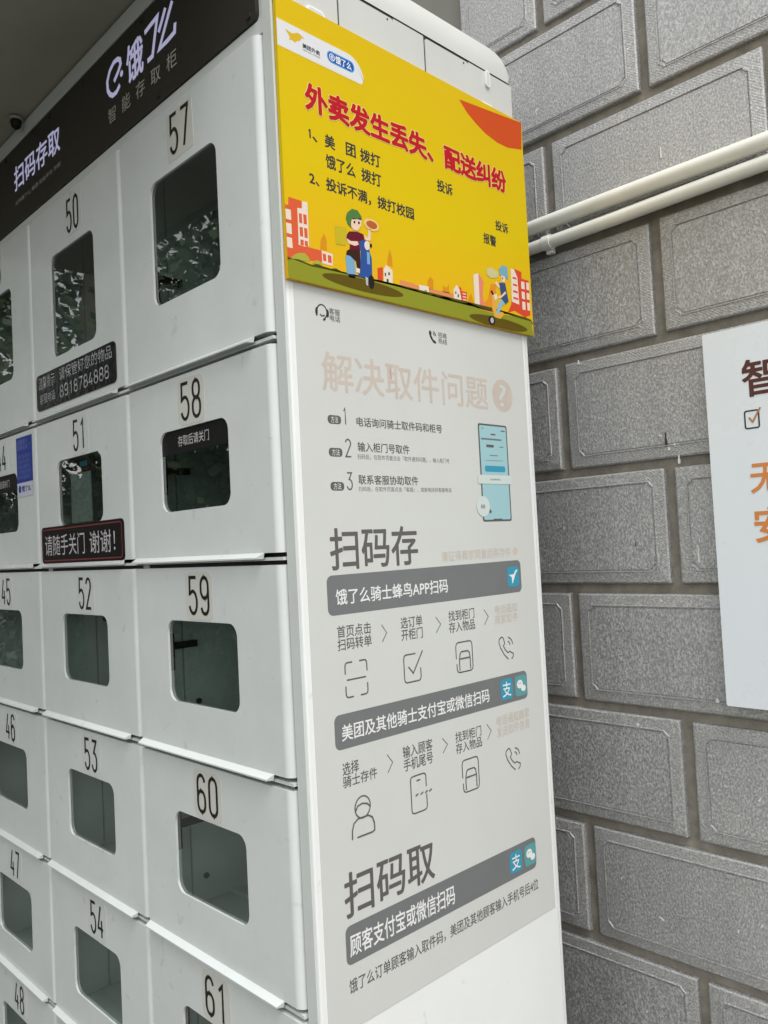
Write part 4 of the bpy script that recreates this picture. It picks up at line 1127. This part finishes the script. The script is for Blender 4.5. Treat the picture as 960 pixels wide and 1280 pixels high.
# security camera under the hood
cc = thing('security_camera', 'small black round camera under the hood above the header panel', 'camera', (-0.7730, -0.0201, hz-0.004))
mb = MB()
mb.tube([(0, 0, 0), (0, 0, -0.004)], 0.013, M['hood'], 20); mb.build('mount', cc)
mb = MB()
mb.tube([(0, 0, -0.004), (0, 0, -0.010), (0, 0, -0.016), (0, 0, -0.020)], [0.010, 0.010, 0.0085, 0.004], M['black'], 20); mb.build('lens', cc)

# ================================================================ TREES (they show in the glass)
LEAF = [mat('dark leaf', (0.030, 0.055, 0.022), 0.5), mat('mid leaf', (0.050, 0.085, 0.030), 0.5), mat('young leaf', (0.075, 0.115, 0.04), 0.5)]
BARK = mat('grey brown bark', (0.10, 0.085, 0.065), 0.9, var=0.3, vscale=12, bump=0.6, bscale=30)
def tree(x, y, h, cr, nl, seed, label):
    rnd = random.Random(seed)
    o = thing('broadleaf_tree', label, 'tree', (x, y, 0), 'trees mirrored in the door windows')
    mb = MB()
    mb.tube([(0, 0, 0), (.05, .02, h*.25), (-.03, .06, h*.5), (.06, 0, h*.8)], [.17, .14, .11, .04], BARK, 10)
    tips = []
    for k in range(11):
        a = rnd.uniform(0, 6.28); zb = h*rnd.uniform(.22, .6); l = cr*rnd.uniform(.6, 1.0)
        tip = Vector((math.cos(a)*l, math.sin(a)*l, zb+l*rnd.uniform(.3, .9)))
        mid = Vector((tip.x*.5, tip.y*.5, zb+(tip.z-zb)*.6))
        mb.tube([(0, 0.03, zb), mid, tip], [.06, .04, .012], BARK, 6)
        tips += [mid, tip, (mid+tip)/2, tip+Vector((0, 0, l*.3))]
    mb.build('trunk', o)
    mb = MB()
    cl = [(Vector(t)+Vector((rnd.gauss(0, .3), rnd.gauss(0, .3), rnd.gauss(0, .3))), rnd.uniform(.30, .6)) for t in tips for _ in range(2)]
    for _ in range(26):
        a = rnd.uniform(0, 6.28); rr = cr*math.sqrt(rnd.random())*.9
        cl.append((Vector((math.cos(a)*rr, math.sin(a)*rr, rnd.uniform(h*.3, h))), rnd.uniform(.3, .65)))
    for i in range(nl):
        c, s_ = cl[rnd.randrange(len(cl))]
        p = c + Vector((rnd.gauss(0, 1), rnd.gauss(0, 1), rnd.gauss(0, .8)))*s_*.6
        d = Vector((rnd.gauss(0, 1), rnd.gauss(0, 1), rnd.gauss(-.3, .6))).normalized()
        u = d.cross(Vector((rnd.gauss(0, 1), rnd.gauss(0, 1), rnd.gauss(0, 1)))).normalized()
        l = rnd.uniform(.06, .13); w = l*.34
        mb.add([p, p+d*l*.5+u*w, p+d*l, p+d*l*.5-u*w], [(0, 1, 2, 3)], LEAF[rnd.choice((0, 0, 1, 1, 2))])
    mb.build('crown', o)
tree(-6.2, -2.6, 5.4, 2.1, 11000, 3, 'nearest broadleaf tree mirrored in the window of door 50')
tree(-4.4, -4.6, 5.6, 2.0, 16000, 5, 'shorter broadleaf tree standing left of the path, mirrored in the window of door 57')
tree(-9.5, -4.6, 6.6, 2.6, 9000, 8, 'tall broadleaf tree farthest back among the mirrored trees')
tree(-10.5, -1.4, 6.0, 2.4, 9000, 9, 'broadleaf tree close to the rendered wall, far along the path')

hg = thing('clipped_hedge', 'dense dark hedge under the trees, mirrored in the window of door 58', 'hedge', (-7.0, -4.1, 0))
rnd = random.Random(41)
mb = MB()
for i in range(60):
    x = rnd.uniform(-5.2, 5.2); y = rnd.uniform(-.35, .35); a = rnd.uniform(-.4, .4)
    mb.tube([(x, y, 0), (x+a*.5, y+rnd.uniform(-.2, .2), 1.2), (x+a, y+rnd.uniform(-.3, .3), rnd.uniform(1.9, 2.3))], [.022, .014, .005], BARK, 5)
mb.build('stems', hg)
mb = MB()
for i in range(26000):
    x = rnd.uniform(-5.4, 5.4); y = rnd.uniform(-.55, .55); z = 2.45*rnd.random()**.85 + .12*math.sin(x*2.3)+rnd.gauss(0, .05)
    p = Vector((x, y, max(.05, z)))
    d = Vector((rnd.gauss(0, 1), rnd.gauss(0, 1), rnd.gauss(0, .7))).normalized()
    u = d.cross(Vector((rnd.gauss(0, 1), rnd.gauss(0, 1), rnd.gauss(0, 1)))).normalized()
    l = rnd.uniform(.08, .15); w = l*.36
    mb.add([p, p+d*l*.5+u*w, p+d*l, p+d*l*.5-u*w], [(0, 1, 2, 3)], LEAF[rnd.choice((0, 0, 0, 1))])
mb.build('foliage', hg)
